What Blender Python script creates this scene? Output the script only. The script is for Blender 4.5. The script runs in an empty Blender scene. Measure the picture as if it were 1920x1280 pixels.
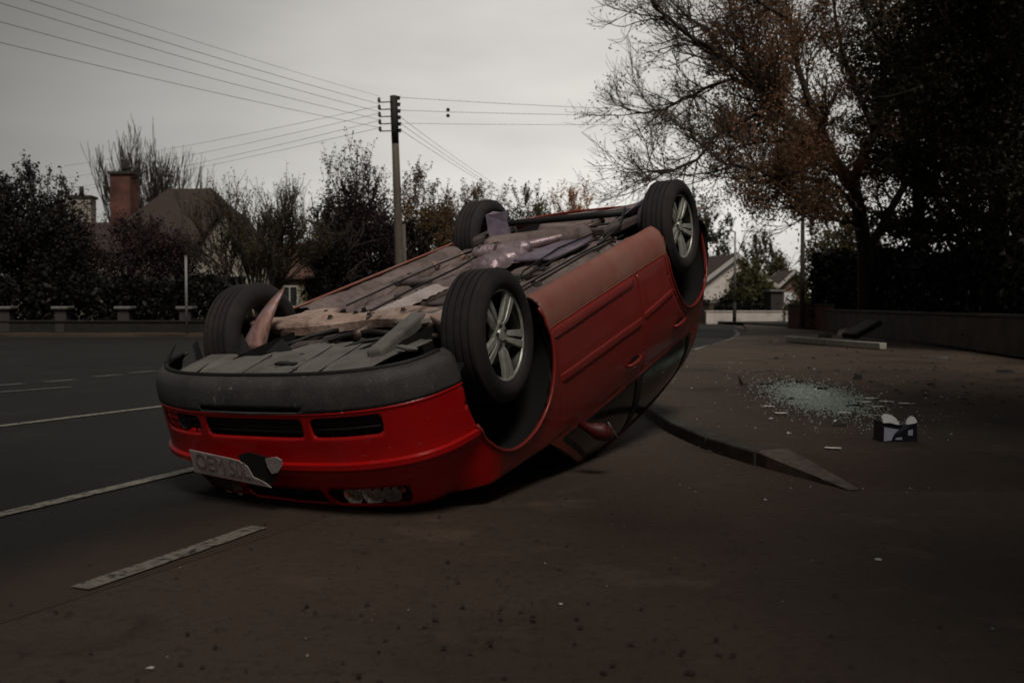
import bpy, bmesh, math, random
import numpy as np
from mathutils import Vector, Matrix, noise as mnoise

R = math.radians
rnd = random.Random(7)
scene = bpy.context.scene
COL = scene.collection

# ------------------------------------------------------------------ camera
CAM_H = 0.92
F_PX = 1823.0                      # focal length in pixels of a 1920 wide frame
PITCH = math.atan(70 / F_PX)
cam_d = bpy.data.cameras.new("camera")
cam = bpy.data.objects.new("camera", cam_d)
COL.objects.link(cam)
cam.location = (0, 0, CAM_H)
cam.rotation_euler = (math.pi / 2 - PITCH, 0, 0)
cam_d.sensor_width = 36.0
cam_d.lens = 36.0 * F_PX / 1920.0
cam_d.clip_end = 3000
cam_d.clip_start = 0.05
cam_d.dof.use_dof = True
cam_d.dof.focus_distance = 5.4
cam_d.dof.aperture_fstop = 3.4
scene.camera = cam

# ------------------------------------------------------------------ world, sun, exposure
SUN_EL, SUN_AZ = R(55), R(166)     # azimuth clockwise from +Y: behind the camera and to its right, veiled by cloud
world = bpy.data.worlds.new("World")
scene.world = world
world.use_nodes = True


def build_world():
    nt = world.node_tree
    nt.nodes.clear()
    N, L = nt.nodes.new, nt.links.new
    out = N("ShaderNodeOutputWorld")
    bg1 = N("ShaderNodeBackground"); bg2 = N("ShaderNodeBackground"); add = N("ShaderNodeAddShader")
    sky = N("ShaderNodeTexSky"); sky.sky_type = 'NISHITA'; sky.sun_disc = False
    sky.sun_elevation = SUN_EL; sky.sun_rotation = SUN_AZ; sky.air_density = 0.6; sky.dust_density = 0.3
    hs = N("ShaderNodeHueSaturation"); hs.inputs['Saturation'].default_value = 0.0
    L(sky.outputs[0], hs.inputs['Color'])
    L(hs.outputs[0], bg1.inputs[0]); bg1.inputs[1].default_value = SKY_STRENGTH
    tc = N("ShaderNodeTexCoord")

    def lobe(d, sharp):
        v = N("ShaderNodeVectorMath"); v.operation = 'DOT_PRODUCT'
        d = Vector(d).normalized(); v.inputs[1].default_value = d
        L(tc.outputs['Generated'], v.inputs[0])
        m = N("ShaderNodeMath"); m.operation = 'SUBTRACT'; L(v.outputs['Value'], m.inputs[0]); m.inputs[1].default_value = 1.0
        k = N("ShaderNodeMath"); k.operation = 'MULTIPLY'; L(m.outputs[0], k.inputs[0]); k.inputs[1].default_value = sharp
        e = N("ShaderNodeMath"); e.operation = 'EXPONENT'; L(k.outputs[0], e.inputs[0])
        return e
    a = lobe((0.08, 0.97, 0.10), 9.5)         # the thin bright part of the cloud cover, low over the road ahead
    mp = N("ShaderNodeMapping"); mp.inputs['Scale'].default_value = (1.3, 1.3, 5.0); mp.inputs['Location'].default_value = (0.35, 0.0, 0.2)
    L(tc.outputs['Generated'], mp.inputs[0])
    nz = N("ShaderNodeTexNoise"); nz.inputs['Scale'].default_value = 2.6; nz.inputs['Detail'].default_value = 5
    nz.inputs['Roughness'].default_value = 0.5
    L(mp.outputs[0], nz.inputs['Vector'])
    mr = N("ShaderNodeMapRange"); mr.inputs[1].default_value = 0.25; mr.inputs[2].default_value = 0.75
    mr.inputs[3].default_value = 0.80; mr.inputs[4].default_value = 1.14
    L(nz.outputs[0], mr.inputs[0])
    sc_ = N("ShaderNodeMath"); sc_.operation = 'MULTIPLY_ADD'
    L(a.outputs[0], sc_.inputs[0]); sc_.inputs[1].default_value = LOBE; sc_.inputs[2].default_value = CLOUD
    mu = N("ShaderNodeMath"); mu.operation = 'MULTIPLY'
    L(sc_.outputs[0], mu.inputs[0]); L(mr.outputs[0], mu.inputs[1])
    bg2.inputs[0].default_value = (1.0, 0.965, 0.90, 1)
    L(mu.outputs[0], bg2.inputs[1])
    L(bg1.outputs[0], add.inputs[0]); L(bg2.outputs[0], add.inputs[1])
    L(add.outputs[0], out.inputs[0])


SKY_STRENGTH, LOBE, CLOUD = 0.05, 1.95, 0.0
build_world()
sun_d = bpy.data.lights.new("sun", 'SUN')
sun_d.energy = 5.0
sun_d.angle = R(20)
sun_d.color = (1.0, 0.93, 0.85)
sun = bpy.data.objects.new("sun", sun_d)
COL.objects.link(sun)
sdir = Vector((math.sin(SUN_AZ) * math.cos(SUN_EL), math.cos(SUN_AZ) * math.cos(SUN_EL), math.sin(SUN_EL)))
sun.rotation_euler = sdir.to_track_quat('Z', 'Y').to_euler()
scene.view_settings.view_transform = 'Standard'
scene.view_settings.look = 'None'
scene.view_settings.exposure = -1.48
scene.view_settings.gamma = 1.0
scene.cycles.max_bounces = 6


# ------------------------------------------------------------------ helpers
def tag(o, label=None, cat=None, group=None, kind=None):
    if label: o['label'] = label
    if cat: o['category'] = cat
    if group: o['group'] = group
    if kind: o['kind'] = kind
    return o


def empty(name, loc=(0, 0, 0), rz=0, parent=None):
    o = bpy.data.objects.new(name, None)
    COL.objects.link(o)
    o.location = loc
    o.rotation_euler = (0, 0, rz)
    o.empty_display_size = 0.2
    if parent: o.parent = parent
    return o


def copy_tree(o, parent=None):
    c = o.copy(); COL.objects.link(c)
    if parent: c.parent = parent
    for ch in list(o.children): copy_tree(ch, c)
    return c


def G(px, py, z=0.0):
    """Ground point (height z) under a direction measured in the 1920 frame."""
    d = Vector(((px - 960) / F_PX, -(py - 640) / F_PX, -1))
    d = Matrix.Rotation(math.pi / 2 - PITCH, 3, 'X') @ d
    t = (z - CAM_H) / d.z
    return Vector((d.x * t, d.y * t, z))


def A(px, py, D):
    """Point at distance D ahead along a direction measured in the 1920 frame."""
    d = Vector(((px - 960) / F_PX, -(py - 640) / F_PX, -1))
    d = Matrix.Rotation(math.pi / 2 - PITCH, 3, 'X') @ d
    t = D / d.y
    return Vector((d.x * t, D, CAM_H + d.z * t))


class MB:
    def __init__(s): s.v = []; s.f = []

    def add(s, vs, fs):
        b = len(s.v); s.v += [tuple(v) for v in vs]; s.f += [tuple(i + b for i in f) for f in fs]; return s

    def box(s, c, size, rot=None):
        hx, hy, hz = [k / 2 for k in size]
        vs = [Vector((x, y, z)) for x in (-hx, hx) for y in (-hy, hy) for z in (-hz, hz)]
        if rot is not None: vs = [rot @ v for v in vs]
        vs = [v + Vector(c) for v in vs]
        return s.add(vs, [(0, 1, 3, 2), (4, 6, 7, 5), (0, 4, 5, 1), (2, 3, 7, 6), (0, 2, 6, 4), (1, 5, 7, 3)])

    def bar(s, p, q, w, h, up=(0, 0, 1)):
        p, q = Vector(p), Vector(q); d = (q - p); L = d.length; d.normalize()
        u = Vector(up); sd = d.cross(u)
        if sd.length < 1e-4: sd = d.cross(Vector((1, 0, 0)))
        sd.normalize(); u = sd.cross(d)
        m = Matrix((d, sd, u)).transposed()
        return s.box((p + q) / 2, (L, w, h), m)

    def tube(s, pts, rad, n=8, cap=True):
        pts = [Vector(p) for p in pts]
        if not hasattr(rad, '__len__'): rad = [rad] * len(pts)
        rings = []
        prev = None
        for i, p in enumerate(pts):
            d = pts[min(i + 1, len(pts) - 1)] - pts[max(i - 1, 0)]
            if d.length < 1e-9: d = Vector((0, 0, 1))
            d.normalize()
            if prev is None:
                a = d.orthogonal().normalized()
            else:
                a = prev - d * prev.dot(d)
                a = a.normalized() if a.length > 1e-6 else d.orthogonal().normalized()
            prev = a; b = d.cross(a)
            rings.append([p + (a * math.cos(2 * math.pi * k / n) + b * math.sin(2 * math.pi * k / n)) * rad[i] for k in range(n)])
        vs = [v for r in rings for v in r]
        fs = []
        for i in range(len(pts) - 1):
            for k in range(n):
                fs.append((i * n + k, i * n + (k + 1) % n, (i + 1) * n + (k + 1) % n, (i + 1) * n + k))
        if cap:
            fs.append(tuple(reversed(range(n)))); fs.append(tuple((len(pts) - 1) * n + k for k in range(n)))
        return s.add(vs, fs)

    def lathe(s, prof, n=48, M=None, closed=False):
        """prof: (r, h) about local Z; M: matrix to place."""
        M = M or Matrix.Identity(4)
        vs = []
        for r, h in prof:
            for k in range(n):
                a = 2 * math.pi * k / n
                vs.append(M @ Vector((r * math.cos(a), r * math.sin(a), h)))
        fs = []
        m = len(prof)
        for i in range(m if closed else m - 1):
            j = (i + 1) % m
            for k in range(n):
                fs.append((i * n + k, i * n + (k + 1) % n, j * n + (k + 1) % n, j * n + k))
        return s.add(vs, fs)

    def prism(s, poly, vec):
        """Extrude a 3-D polygon by vec."""
        vec = Vector(vec); n = len(poly)
        vs = [Vector(p) for p in poly] + [Vector(p) + vec for p in poly]
        fs = [tuple(range(n))[::-1], tuple(range(n, 2 * n))]
        for i in range(n):
            fs.append((i, (i + 1) % n, n + (i + 1) % n, n + i))
        return s.add(vs, fs)

    def sheet(s, poly, z=None):
        vs = [(p[0], p[1], p[2] if z is None else z) for p in poly]
        return s.add(vs, [tuple(range(len(vs)))])

    def build(s, name, mat, parent=None, smooth=False, auto=None, bevel=0, recalc=True, solid=0):
        me = bpy.data.meshes.new(name)
        me.from_pydata(s.v, [], s.f)
        if recalc:
            bm = bmesh.new(); bm.from_mesh(me)
            bmesh.ops.recalc_face_normals(bm, faces=bm.faces)
            bm.to_mesh(me); bm.free()
        if mat: me.materials.append(mat)
        if smooth or auto:
            me.polygons.foreach_set('use_smooth', [True] * len(me.polygons))
        if auto: me.set_sharp_from_angle(angle=R(auto))
        me.update()
        o = bpy.data.objects.new(name, me)
        COL.objects.link(o)
        if parent: o.parent = parent
        if solid:
            m = o.modifiers.new('solid', 'SOLIDIFY'); m.thickness = solid; m.offset = -1
        if bevel:
            m = o.modifiers.new('bevel', 'BEVEL'); m.width = bevel; m.segments = 2; m.limit_method = 'ANGLE'; m.angle_limit = R(40)
        return o


# ------------------------------------------------------------------ materials
MATS = {}


def mat(name, c1, c2=None, rough=0.6, metal=0.0, scale=8.0, bump=0.0, bscale=None, coat=0.0, spec=0.5, detail=6, lo=0.35, hi=0.65,
        c3=None, scale3=1.0, lo3=0.45, hi3=0.65, stretch=None, rough2=None, scratch=None):
    """Procedural: two colours mixed by noise, an optional third (dirt) in larger patches, noise bump."""
    m = bpy.data.materials.new(name); m.use_nodes = True
    nt = m.node_tree; N, L = nt.nodes.new, nt.links.new
    b = nt.nodes['Principled BSDF']
    b.inputs['Roughness'].default_value = rough; b.inputs['Metallic'].default_value = metal
    b.inputs['Specular IOR Level'].default_value = spec
    b.inputs['Coat Weight'].default_value = coat; b.inputs['Coat Roughness'].default_value = 0.08
    tc = N("ShaderNodeTexCoord")
    vec = tc.outputs['Object']
    if stretch:
        mp = N("ShaderNodeMapping"); mp.inputs['Scale'].default_value = stretch; L(vec, mp.inputs[0]); vec = mp.outputs[0]

    def noise(sc, det=detail):
        n = N("ShaderNodeTexNoise"); n.inputs['Scale'].default_value = sc; n.inputs['Detail'].default_value = det
        n.inputs['Roughness'].default_value = 0.6
        L(vec, n.inputs['Vector']); return n.outputs[0]

    def rng(x, lo_, hi_):
        r = N("ShaderNodeMapRange"); r.inputs[1].default_value = lo_; r.inputs[2].default_value = hi_
        L(x, r.inputs[0]); return r.outputs[0]

    def mix(f, a, c):
        x = N("ShaderNodeMix"); x.data_type = 'RGBA'
        L(f, x.inputs[0])
        for s_, v in ((6, a), (7, c)):
            if isinstance(v, tuple): x.inputs[s_].default_value = (*v, 1)
            else: L(v, x.inputs[s_])
        return x.outputs[2]
    col = None
    if c2 is None: c2 = tuple(k * 0.8 for k in c1)
    col = mix(rng(noise(scale), lo, hi), c1, c2)
    if c3 is not None:
        f3 = rng(noise(scale3, 8), lo3, hi3)
        col = mix(f3, col, c3)
        if rough2 is not None:
            q = N("ShaderNodeMix"); q.data_type = 'FLOAT'; L(f3, q.inputs[0]); q.inputs[2].default_value = rough; q.inputs[3].default_value = rough2
            L(q.outputs[0], b.inputs['Roughness'])
    if scratch is not None:
        sc_col, sc_s, sc_lo = scratch
        mp2 = N("ShaderNodeMapping"); mp2.inputs['Scale'].default_value = sc_s; mp2.inputs['Rotation'].default_value = (.25, .1, .35)
        L(tc.outputs['Object'], mp2.inputs[0])
        n2 = N("ShaderNodeTexNoise"); n2.inputs['Scale'].default_value = 6.0; n2.inputs['Detail'].default_value = 3; L(mp2.outputs[0], n2.inputs['Vector'])
        ml = N("ShaderNodeMath"); ml.operation = 'MULTIPLY'
        L(rng(n2.outputs[0], sc_lo, sc_lo + .05), ml.inputs[0]); L(rng(noise(2.4, 3), .5, .62), ml.inputs[1])
        col = mix(ml.outputs[0], col, sc_col)
    L(col, b.inputs['Base Color'])
    if bump:
        bn = N("ShaderNodeBump"); bn.inputs['Strength'].default_value = bump; bn.inputs['Distance'].default_value = 0.02
        L(noise(bscale or scale * 2), bn.inputs['Height']); L(bn.outputs[0], b.inputs['Normal'])
    MATS[name] = m
    return m


def leafmat(name, c1, c2, scale=0.9, trans=0.25):
    m = mat(name, c1, c2, rough=0.6, scale=scale, spec=0.25, detail=4)
    nt = m.node_tree; b = nt.nodes['Principled BSDF']
    link = b.inputs['Base Color'].links[0]
    t = nt.nodes.new("ShaderNodeBsdfTranslucent"); nt.links.new(link.from_socket, t.inputs[0])
    mx = nt.nodes.new("ShaderNodeMixShader"); mx.inputs[0].default_value = trans
    nt.links.new(b.outputs[0], mx.inputs[1]); nt.links.new(t.outputs[0], mx.inputs[2])
    nt.links.new(mx.outputs[0], nt.nodes['Material Output'].inputs[0])
    return m


def road_mat(name, c1, c2, c3, grain=260.0, patch=0.5, rough=0.8, spec=0.3, speck=None, bump=0.6):
    """Tarmac: fine aggregate, worn patches, dark oil/damp blotches, sparse pale grit."""
    m = bpy.data.materials.new(name); m.use_nodes = True
    nt = m.node_tree; N, L = nt.nodes.new, nt.links.new
    b = nt.nodes['Principled BSDF']; b.inputs['Roughness'].default_value = rough; b.inputs['Specular IOR Level'].default_value = spec
    tc = N("ShaderNodeTexCoord"); vec = tc.outputs['Object']

    def noise(sc, det=4, rg=0.6):
        n = N("ShaderNodeTexNoise"); n.inputs['Scale'].default_value = sc; n.inputs['Detail'].default_value = det; n.inputs['Roughness'].default_value = rg
        L(vec, n.inputs['Vector']); return n.outputs[0]

    def rng(x, a, c, o1=0.0, o2=1.0):
        r = N("ShaderNodeMapRange"); r.inputs[1].default_value = a; r.inputs[2].default_value = c
        r.inputs[3].default_value = o1; r.inputs[4].default_value = o2
        L(x, r.inputs[0]); return r.outputs[0]

    def mix(f, a, c):
        x = N("ShaderNodeMix"); x.data_type = 'RGBA'
        L(f, x.inputs[0])
        for s_, v in ((6, a), (7, c)):
            if isinstance(v, tuple): x.inputs[s_].default_value = (*v, 1)
            else: L(v, x.inputs[s_])
        return x.outputs[2]
    vo = N("ShaderNodeTexVoronoi"); vo.inputs['Scale'].default_value = grain * 0.45; L(vec, vo.inputs['Vector'])
    g = mix(rng(noise(grain, 3, .7), .3, .7), c1, c2)
    g = mix(rng(noise(24.0, 5, .7), .52, .70, 0, .7), g, c3)
    g = mix(rng(noise(8.0, 7, .7), .55, .70, 0, .4), g, c3)
    g = mix(rng(noise(patch, 6), .45, .75), g, c3)
    g = mix(rng(noise(patch * 5, 6, .65), .56, .70, 0, .6), g, tuple(k * 1.35 for k in c1))
    if speck:
        g = mix(rng(noise(75.0, 2, .5), .73, .78), g, speck)
    vc = N("ShaderNodeTexVoronoi"); vc.feature = 'DISTANCE_TO_EDGE'; vc.inputs['Scale'].default_value = .55
    wv = N("ShaderNodeVectorMath"); wv.operation = 'MULTIPLY_ADD'
    nz2 = N("ShaderNodeTexNoise"); nz2.inputs['Scale'].default_value = 3.5; nz2.inputs['Detail'].default_value = 6; L(vec, nz2.inputs['Vector'])
    L(nz2.outputs['Color'], wv.inputs[0]); wv.inputs[1].default_value = (.35, .35, 0); L(vec, wv.inputs[2]); L(wv.outputs[0], vc.inputs['Vector'])
    ck = N("ShaderNodeMath"); ck.operation = 'MULTIPLY'
    L(rng(vc.outputs['Distance'], .004, .012, 1, 0), ck.inputs[0]); L(rng(noise(.9, 3), .56, .64, 0, .4), ck.inputs[1])
    g = mix(ck.outputs[0], g, tuple(k * .3 for k in c3))
    L(g, b.inputs['Base Color'])
    bn = N("ShaderNodeBump"); bn.inputs['Strength'].default_value = bump; bn.inputs['Distance'].default_value = 0.006
    ad = N("ShaderNodeMath"); ad.operation = 'MULTIPLY_ADD'; L(vo.outputs['Distance'], ad.inputs[0]); ad.inputs[1].default_value = 0.7
    L(noise(40, 6), ad.inputs[2])
    L(ad.outputs[0], bn.inputs['Height']); L(bn.outputs[0], b.inputs['Normal'])
    MATS[name] = m
    return m


def brick_mat(name, c1, c2, mortar, scale=1.0):
    m = bpy.data.materials.new(name); m.use_nodes = True
    nt = m.node_tree; N, L = nt.nodes.new, nt.links.new
    b = nt.nodes['Principled BSDF']; b.inputs['Roughness'].default_value = 0.85
    tc = N("ShaderNodeTexCoord")
    mp = N("ShaderNodeMapping"); mp.inputs['Rotation'].default_value = (R(90), 0, 0)
    L(tc.outputs['Object'], mp.inputs[0])
    br = N("ShaderNodeTexBrick"); br.inputs['Scale'].default_value = scale
    br.inputs['Brick Width'].default_value = 0.225; br.inputs['Row Height'].default_value = 0.075; br.inputs['Mortar Size'].default_value = 0.008
    br.inputs['Color1'].default_value = (*c1, 1); br.inputs['Color2'].default_value = (*c2, 1); br.inputs['Mortar'].default_value = (*mortar, 1)
    L(mp.outputs[0], br.inputs['Vector'])
    n = N("ShaderNodeTexNoise"); n.inputs['Scale'].default_value = 1.7; n.inputs['Detail'].default_value = 8; L(tc.outputs['Object'], n.inputs['Vector'])
    r = N("ShaderNodeMapRange"); r.inputs[1].default_value = .4; r.inputs[2].default_value = .7; L(n.outputs[0], r.inputs[0])
    x = N("ShaderNodeMix"); x.data_type = 'RGBA'; L(r.outputs[0], x.inputs[0]); L(br.outputs[0], x.inputs[6]); x.inputs[7].default_value = (c1[0] * .35, c1[1] * .45, c1[2] * .4, 1)
    L(x.outputs[2], b.inputs['Base Color'])
    bn = N("ShaderNodeBump"); bn.inputs['Strength'].default_value = .5; bn.inputs['Distance'].default_value = .01
    L(br.outputs['Fac'], bn.inputs['Height']); bn.invert = True; L(bn.outputs[0], b.inputs['Normal'])
    MATS[name] = m
    return m


M_TARMAC = road_mat('brown_tarmac', (.122, .086, .062), (.066, .047, .035), (.028, .021, .016), grain=170, patch=.35, speck=(.19, .16, .135))
M_ROAD = road_mat('grey_asphalt', (.024, .0232, .0205), (.012, .0116, .0105), (.008, .0078, .0072), grain=150, patch=.25, speck=(.06, .058, .052))
M_PAVE = road_mat('pavement_tarmac', (.112, .077, .054), (.064, .045, .032), (.030, .022, .016), grain=170, patch=.45, speck=(.17, .15, .13))
M_EARTH = mat('verge_earth', (.035, .03, .02), (.02, .02, .012), rough=.95, scale=3, bump=.5)
M_LINE = mat('road_paint', (.30, .27, .22), (.21, .19, .155), rough=.75, scale=14, c3=(.035, .033, .029), scale3=30, lo3=.52, hi3=.62)
M_LINE_OLD = mat('worn_road_paint', (.16, .15, .13), (.11, .105, .09), rough=.8, scale=14, c3=(.03, .029, .026), scale3=24, lo3=.42, hi3=.60)
M_KERB = mat('kerb_concrete', (.085, .075, .065), (.05, .045, .04), rough=.85, scale=18, bump=.4, c3=(.03, .027, .024), scale3=4)
M_KERBL = mat('pale_kerb_concrete', (.20, .165, .135), (.13, .105, .085), rough=.85, scale=22, bump=.4, c3=(.08, .065, .055), scale3=7, lo3=.5, hi3=.7)
M_RED = mat('red_paint', (.50, .0015, .002), (.44, .0015, .002), rough=.36, scale=3, coat=.2, c3=(.42, .004, .004), scale3=9, lo3=.5, hi3=.8, rough2=.5, scratch=((.30, .12, .11), (1.2, 3, 22), .66))
M_REDD = mat('dusty_red_paint', (.29, .020, .014), (.27, .022, .016), rough=.42, scale=2.5, coat=.35, c3=(.26, .036, .026), scale3=2.2, lo3=.4, hi3=.85, rough2=.55, scratch=((.32, .14, .12), (1.2, 3, 22), .67))
M_REDDK = mat('scuffed_red_mirror', (.10, .008, .008), (.07, .008, .008), rough=.5, scale=14, c3=(.20, .08, .075), scale3=18, lo3=.58, hi3=.7)
M_SILL = mat('dirty_red_sill', (.34, .11, .08), (.34, .14, .105), rough=.72, scale=6, c3=(.36, .20, .155), scale3=3, lo3=.4, hi3=.8, bump=.12, bscale=60)
M_VAL = mat('grey_bumper_plastic', (.078, .072, .072), (.052, .048, .048), rough=.62, scale=9, bump=.25, bscale=120, c3=(.11, .105, .095), scale3=14, lo3=.55, hi3=.75, scratch=((.20, .19, .175), (22, 4, 1.5), .64))
M_BLACK = mat('black_plastic', (.018, .017, .017), (.012, .011, .011), rough=.6, scale=20)
M_VOID = mat('dark_cavity', (.008, .007, .007), (.005, .005, .005), rough=.95, scale=10)
M_GLASS = mat('dark_car_glass', (.012, .013, .012), (.010, .011, .010), rough=.12, scale=3, spec=.6, c3=(.03, .03, .028), scale3=6, lo3=.5, hi3=.8, rough2=.35)
M_TYRE = mat('tyre_rubber', (.030, .024, .026), (.019, .016, .018), rough=.78, scale=14, bump=.25, bscale=140, c3=(.052, .038, .034), scale3=5, lo3=.5, hi3=.8)
M_ALLOY = mat('alloy_rim', (.62, .63, .55), (.52, .53, .46), rough=.42, metal=.45, scale=9, c3=(.22, .20, .17), scale3=14, lo3=.5, hi3=.8, rough2=.6)
M_ALLOYD = mat('alloy_barrel', (.045, .045, .04), (.03, .03, .027), rough=.5, metal=.6, scale=9)
M_STEEL = mat('brake_steel', (.12, .10, .09), (.07, .05, .045), rough=.5, metal=.6, scale=16)
M_FLOOR = mat('dusty_floor_pan', (.27, .205, .185), (.17, .125, .118), rough=.72, scale=5, bump=.4, bscale=30, c3=(.10, .072, .064), scale3=7, lo3=.5, hi3=.68)
M_FLOORD = mat('undersealed_steel', (.13, .10, .092), (.07, .055, .05), rough=.7, scale=8, bump=.4, bscale=40)
M_RUST = mat('rusty_subframe', (.66, .49, .41), (.42, .28, .22), rough=.65, metal=.25, scale=8, bump=.4, bscale=40, c3=(.10, .05, .035), scale3=9, lo3=.52, hi3=.68)
M_SHIELD = mat('aluminium_heat_shield', (.60, .47, .50), (.34, .25, .28), rough=.42, metal=.55, scale=6, bump=.5, bscale=22, c3=(.28, .2, .18), scale3=8, lo3=.52, hi3=.72)
M_SHIELDL = mat('grey_lilac_steel', (.30, .24, .31), (.18, .145, .195), rough=.5, metal=.35, scale=8, bump=.3, bscale=30)
M_ALU = mat('bright_aluminium_shield', (.80, .70, .66), (.62, .52, .49), rough=.45, metal=.3, scale=6, bump=.5, bscale=26, c3=(.40, .30, .27), scale3=9, lo3=.55, hi3=.72)
M_GUARD = mat('torn_guard_metal', (.42, .24, .21), (.26, .13, .09), rough=.5, metal=.3, scale=9, stretch=(5, 5, 1), c3=(.36, .28, .34), scale3=5, lo3=.5, hi3=.7)
M_TRAY = mat('grey_undertray', (.21, .20, .175), (.16, .15, .13), rough=.62, scale=5, bump=.08, bscale=50, c3=(.12, .11, .095), scale3=5, lo3=.5, hi3=.75)
M_PIPE = mat('exhaust_pipe', (.22, .16, .13), (.12, .085, .07), rough=.5, metal=.6, scale=18, bump=.2)
M_CHROME = mat('headlight_reflector', (.95, .92, .90), (.85, .82, .8), rough=.2, metal=.5, scale=22, bump=.9, bscale=60)
M_AMBER = mat('amber_lens', (.95, .22, .08), (.8, .16, .06), rough=.2, scale=30)
M_REDLENS = mat('red_reflector', (.5, .05, .03), (.6, .14, .1), rough=.2, scale=60)
M_PLATE = mat('number_plate_white', (.44, .37, .35), (.36, .30, .285), rough=.5, scale=7, c3=(.26, .21, .20), scale3=12, lo3=.5, hi3=.75)
M_PLTEXT = mat('plate_lettering', (.19, .155, .145), (.25, .205, .195), rough=.6, scale=30)
M_PAPER = mat('paper', (.88, .82, .75), (.8, .74, .67), rough=.8, scale=18)
M_WHITE = mat('white_plastic', (.85, .83, .82), (.75, .74, .74), rough=.5, scale=10)
M_NAVY = mat('navy_plastic', (.012, .013, .025), (.018, .02, .035), rough=.4, scale=20)
M_PALEBLUE = mat('pale_blue_plastic', (.66, .68, .82), (.5, .52, .66), rough=.5, scale=14)
M_CRUMB = mat('glass_crumbs', (.72, .82, .74), (.34, .40, .36), rough=.3, scale=60, spec=.7)
M_WOOD = mat('weathered_wood', (.15, .125, .10), (.09, .075, .06), rough=.85, scale=5, stretch=(6, 6, .6), bump=.4)
M_WOODP = mat('pale_timber', (.46, .42, .36), (.32, .29, .24), rough=.8, scale=10, bump=.3)
M_POLEDARK = mat('tarred_pole_top', (.03, .026, .022), (.02, .018, .016), rough=.8, scale=10)
M_CERAMIC = mat('insulator_ceramic', (.05, .035, .03), (.03, .025, .02), rough=.3, scale=10)
M_WIRE = mat('wire', (.22, .21, .20), (.18, .17, .165), rough=.7, scale=10)
M_GALV = mat('galvanised_post', (.30, .29, .28), (.22, .21, .20), rough=.6, metal=.3, scale=14)
M_CREAM = mat('cream_render', (.50, .46, .38), (.42, .38, .31), rough=.85, scale=2.5, bump=.2, bscale=40, c3=(.28, .25, .2), scale3=1.2, lo3=.5, hi3=.75)
M_YELLOW = mat('yellow_render', (.40, .34, .22), (.32, .27, .18), rough=.85, scale=2.5, bump=.2, bscale=40, c3=(.2, .17, .12), scale3=1.2)
M_WHITEWALL = mat('white_rendered_wall', (.80, .72, .66), (.70, .62, .56), rough=.85, scale=1.5, bump=.2, c3=(.34, .29, .24), scale3=2.2, lo3=.55, hi3=.8)
M_ROOF = mat('brown_roof_tiles', (.065, .042, .033), (.04, .028, .023), rough=.8, scale=6, bump=.5, bscale=14, stretch=(1, 1, 4))
M_ROOFR = mat('red_brown_roof_tiles', (.13, .065, .045), (.085, .045, .034), rough=.8, scale=6, bump=.5, bscale=14, stretch=(1, 1, 4))
M_WINDOW = mat('window_glass', (.03, .032, .035), (.05, .05, .05), rough=.08, scale=1.0)
M_FRAME = mat('white_window_frame', (.6, .58, .53), (.5, .48, .44), rough=.5, scale=8)
M_BRICK = brick_mat('wall_brick', (.13, .075, .055), (.075, .048, .038), (.075, .066, .058))
M_BRICKR = brick_mat('chimney_brick', (.22, .065, .045), (.16, .05, .038), (.16, .13, .11))
M_BRICKP = brick_mat('pink_brick', (.30, .16, .13), (.25, .13, .11), (.3, .26, .22))
M_DARKWALL = mat('dark_wall_stone', (.022, .018, .016), (.012, .011, .009), rough=.9, scale=6, bump=.4)  # even near-black stone for the low wall and its coping
M_STONE = mat('pillar_stone', (.055, .045, .042), (.035, .03, .028), rough=.85, scale=9, bump=.4)
M_STONECAP = mat('pillar_cap_stone', (.19, .18, .165), (.14, .13, .12), rough=.85, scale=9, bump=.4)
M_BARK = mat('bark', (.045, .032, .024), (.028, .02, .016), rough=.9, scale=6, bump=.6, stretch=(4, 4, 1))
M_TWIG = mat('twig_bark', (.075, .058, .046), (.05, .04, .032), rough=.9, scale=6)
M_LBEECH = leafmat('beech_leaves', (.36, .19, .11), (.20, .135, .075), trans=.45)
M_LOLIVE = leafmat('olive_leaves', (.13, .105, .045), (.06, .052, .026))
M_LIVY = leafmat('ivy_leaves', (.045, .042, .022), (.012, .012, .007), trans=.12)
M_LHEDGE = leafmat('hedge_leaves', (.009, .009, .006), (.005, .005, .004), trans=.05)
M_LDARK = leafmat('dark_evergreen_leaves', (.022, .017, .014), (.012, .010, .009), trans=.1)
M_LMAROON = leafmat('maroon_leaves', (.050, .026, .028), (.026, .018, .020), trans=.12)
M_LBROWN = leafmat('brown_leaves', (.24, .14, .062), (.12, .08, .042), trans=.45)
M_LORANGE = leafmat('orange_leaves', (.75, .36, .10), (.5, .26, .09), trans=.6)
M_LGREEN = leafmat('green_leaves', (.16, .155, .06), (.09, .094, .042), trans=.45)
M_LGREY = leafmat('grey_green_leaves', (.09, .085, .05), (.06, .058, .038), trans=.3)
M_FALLEN = mat('fallen_leaf', (.045, .026, .016), (.02, .013, .009), rough=.85, scale=4)

# ------------------------------------------------------------------ ground, road, pavement
PZ = 0.078                         # pavement height above the road
gm = MB().add([(-500, -60, 0), (500, -60, 0), (500, 900, 0), (-500, 900, 0)], [(0, 1, 2, 3)]).build('ground', M_TARMAC)
tag(gm, kind='structure')


def poly_sheet(name, pts, z, m, kind='structure'):
    o = MB().sheet([(p[0], p[1]) for p in pts], z).build(name, m)
    if o.data.polygons[0].normal.z < 0: o.data.flip_normals()
    return tag(o, kind=kind)


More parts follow.
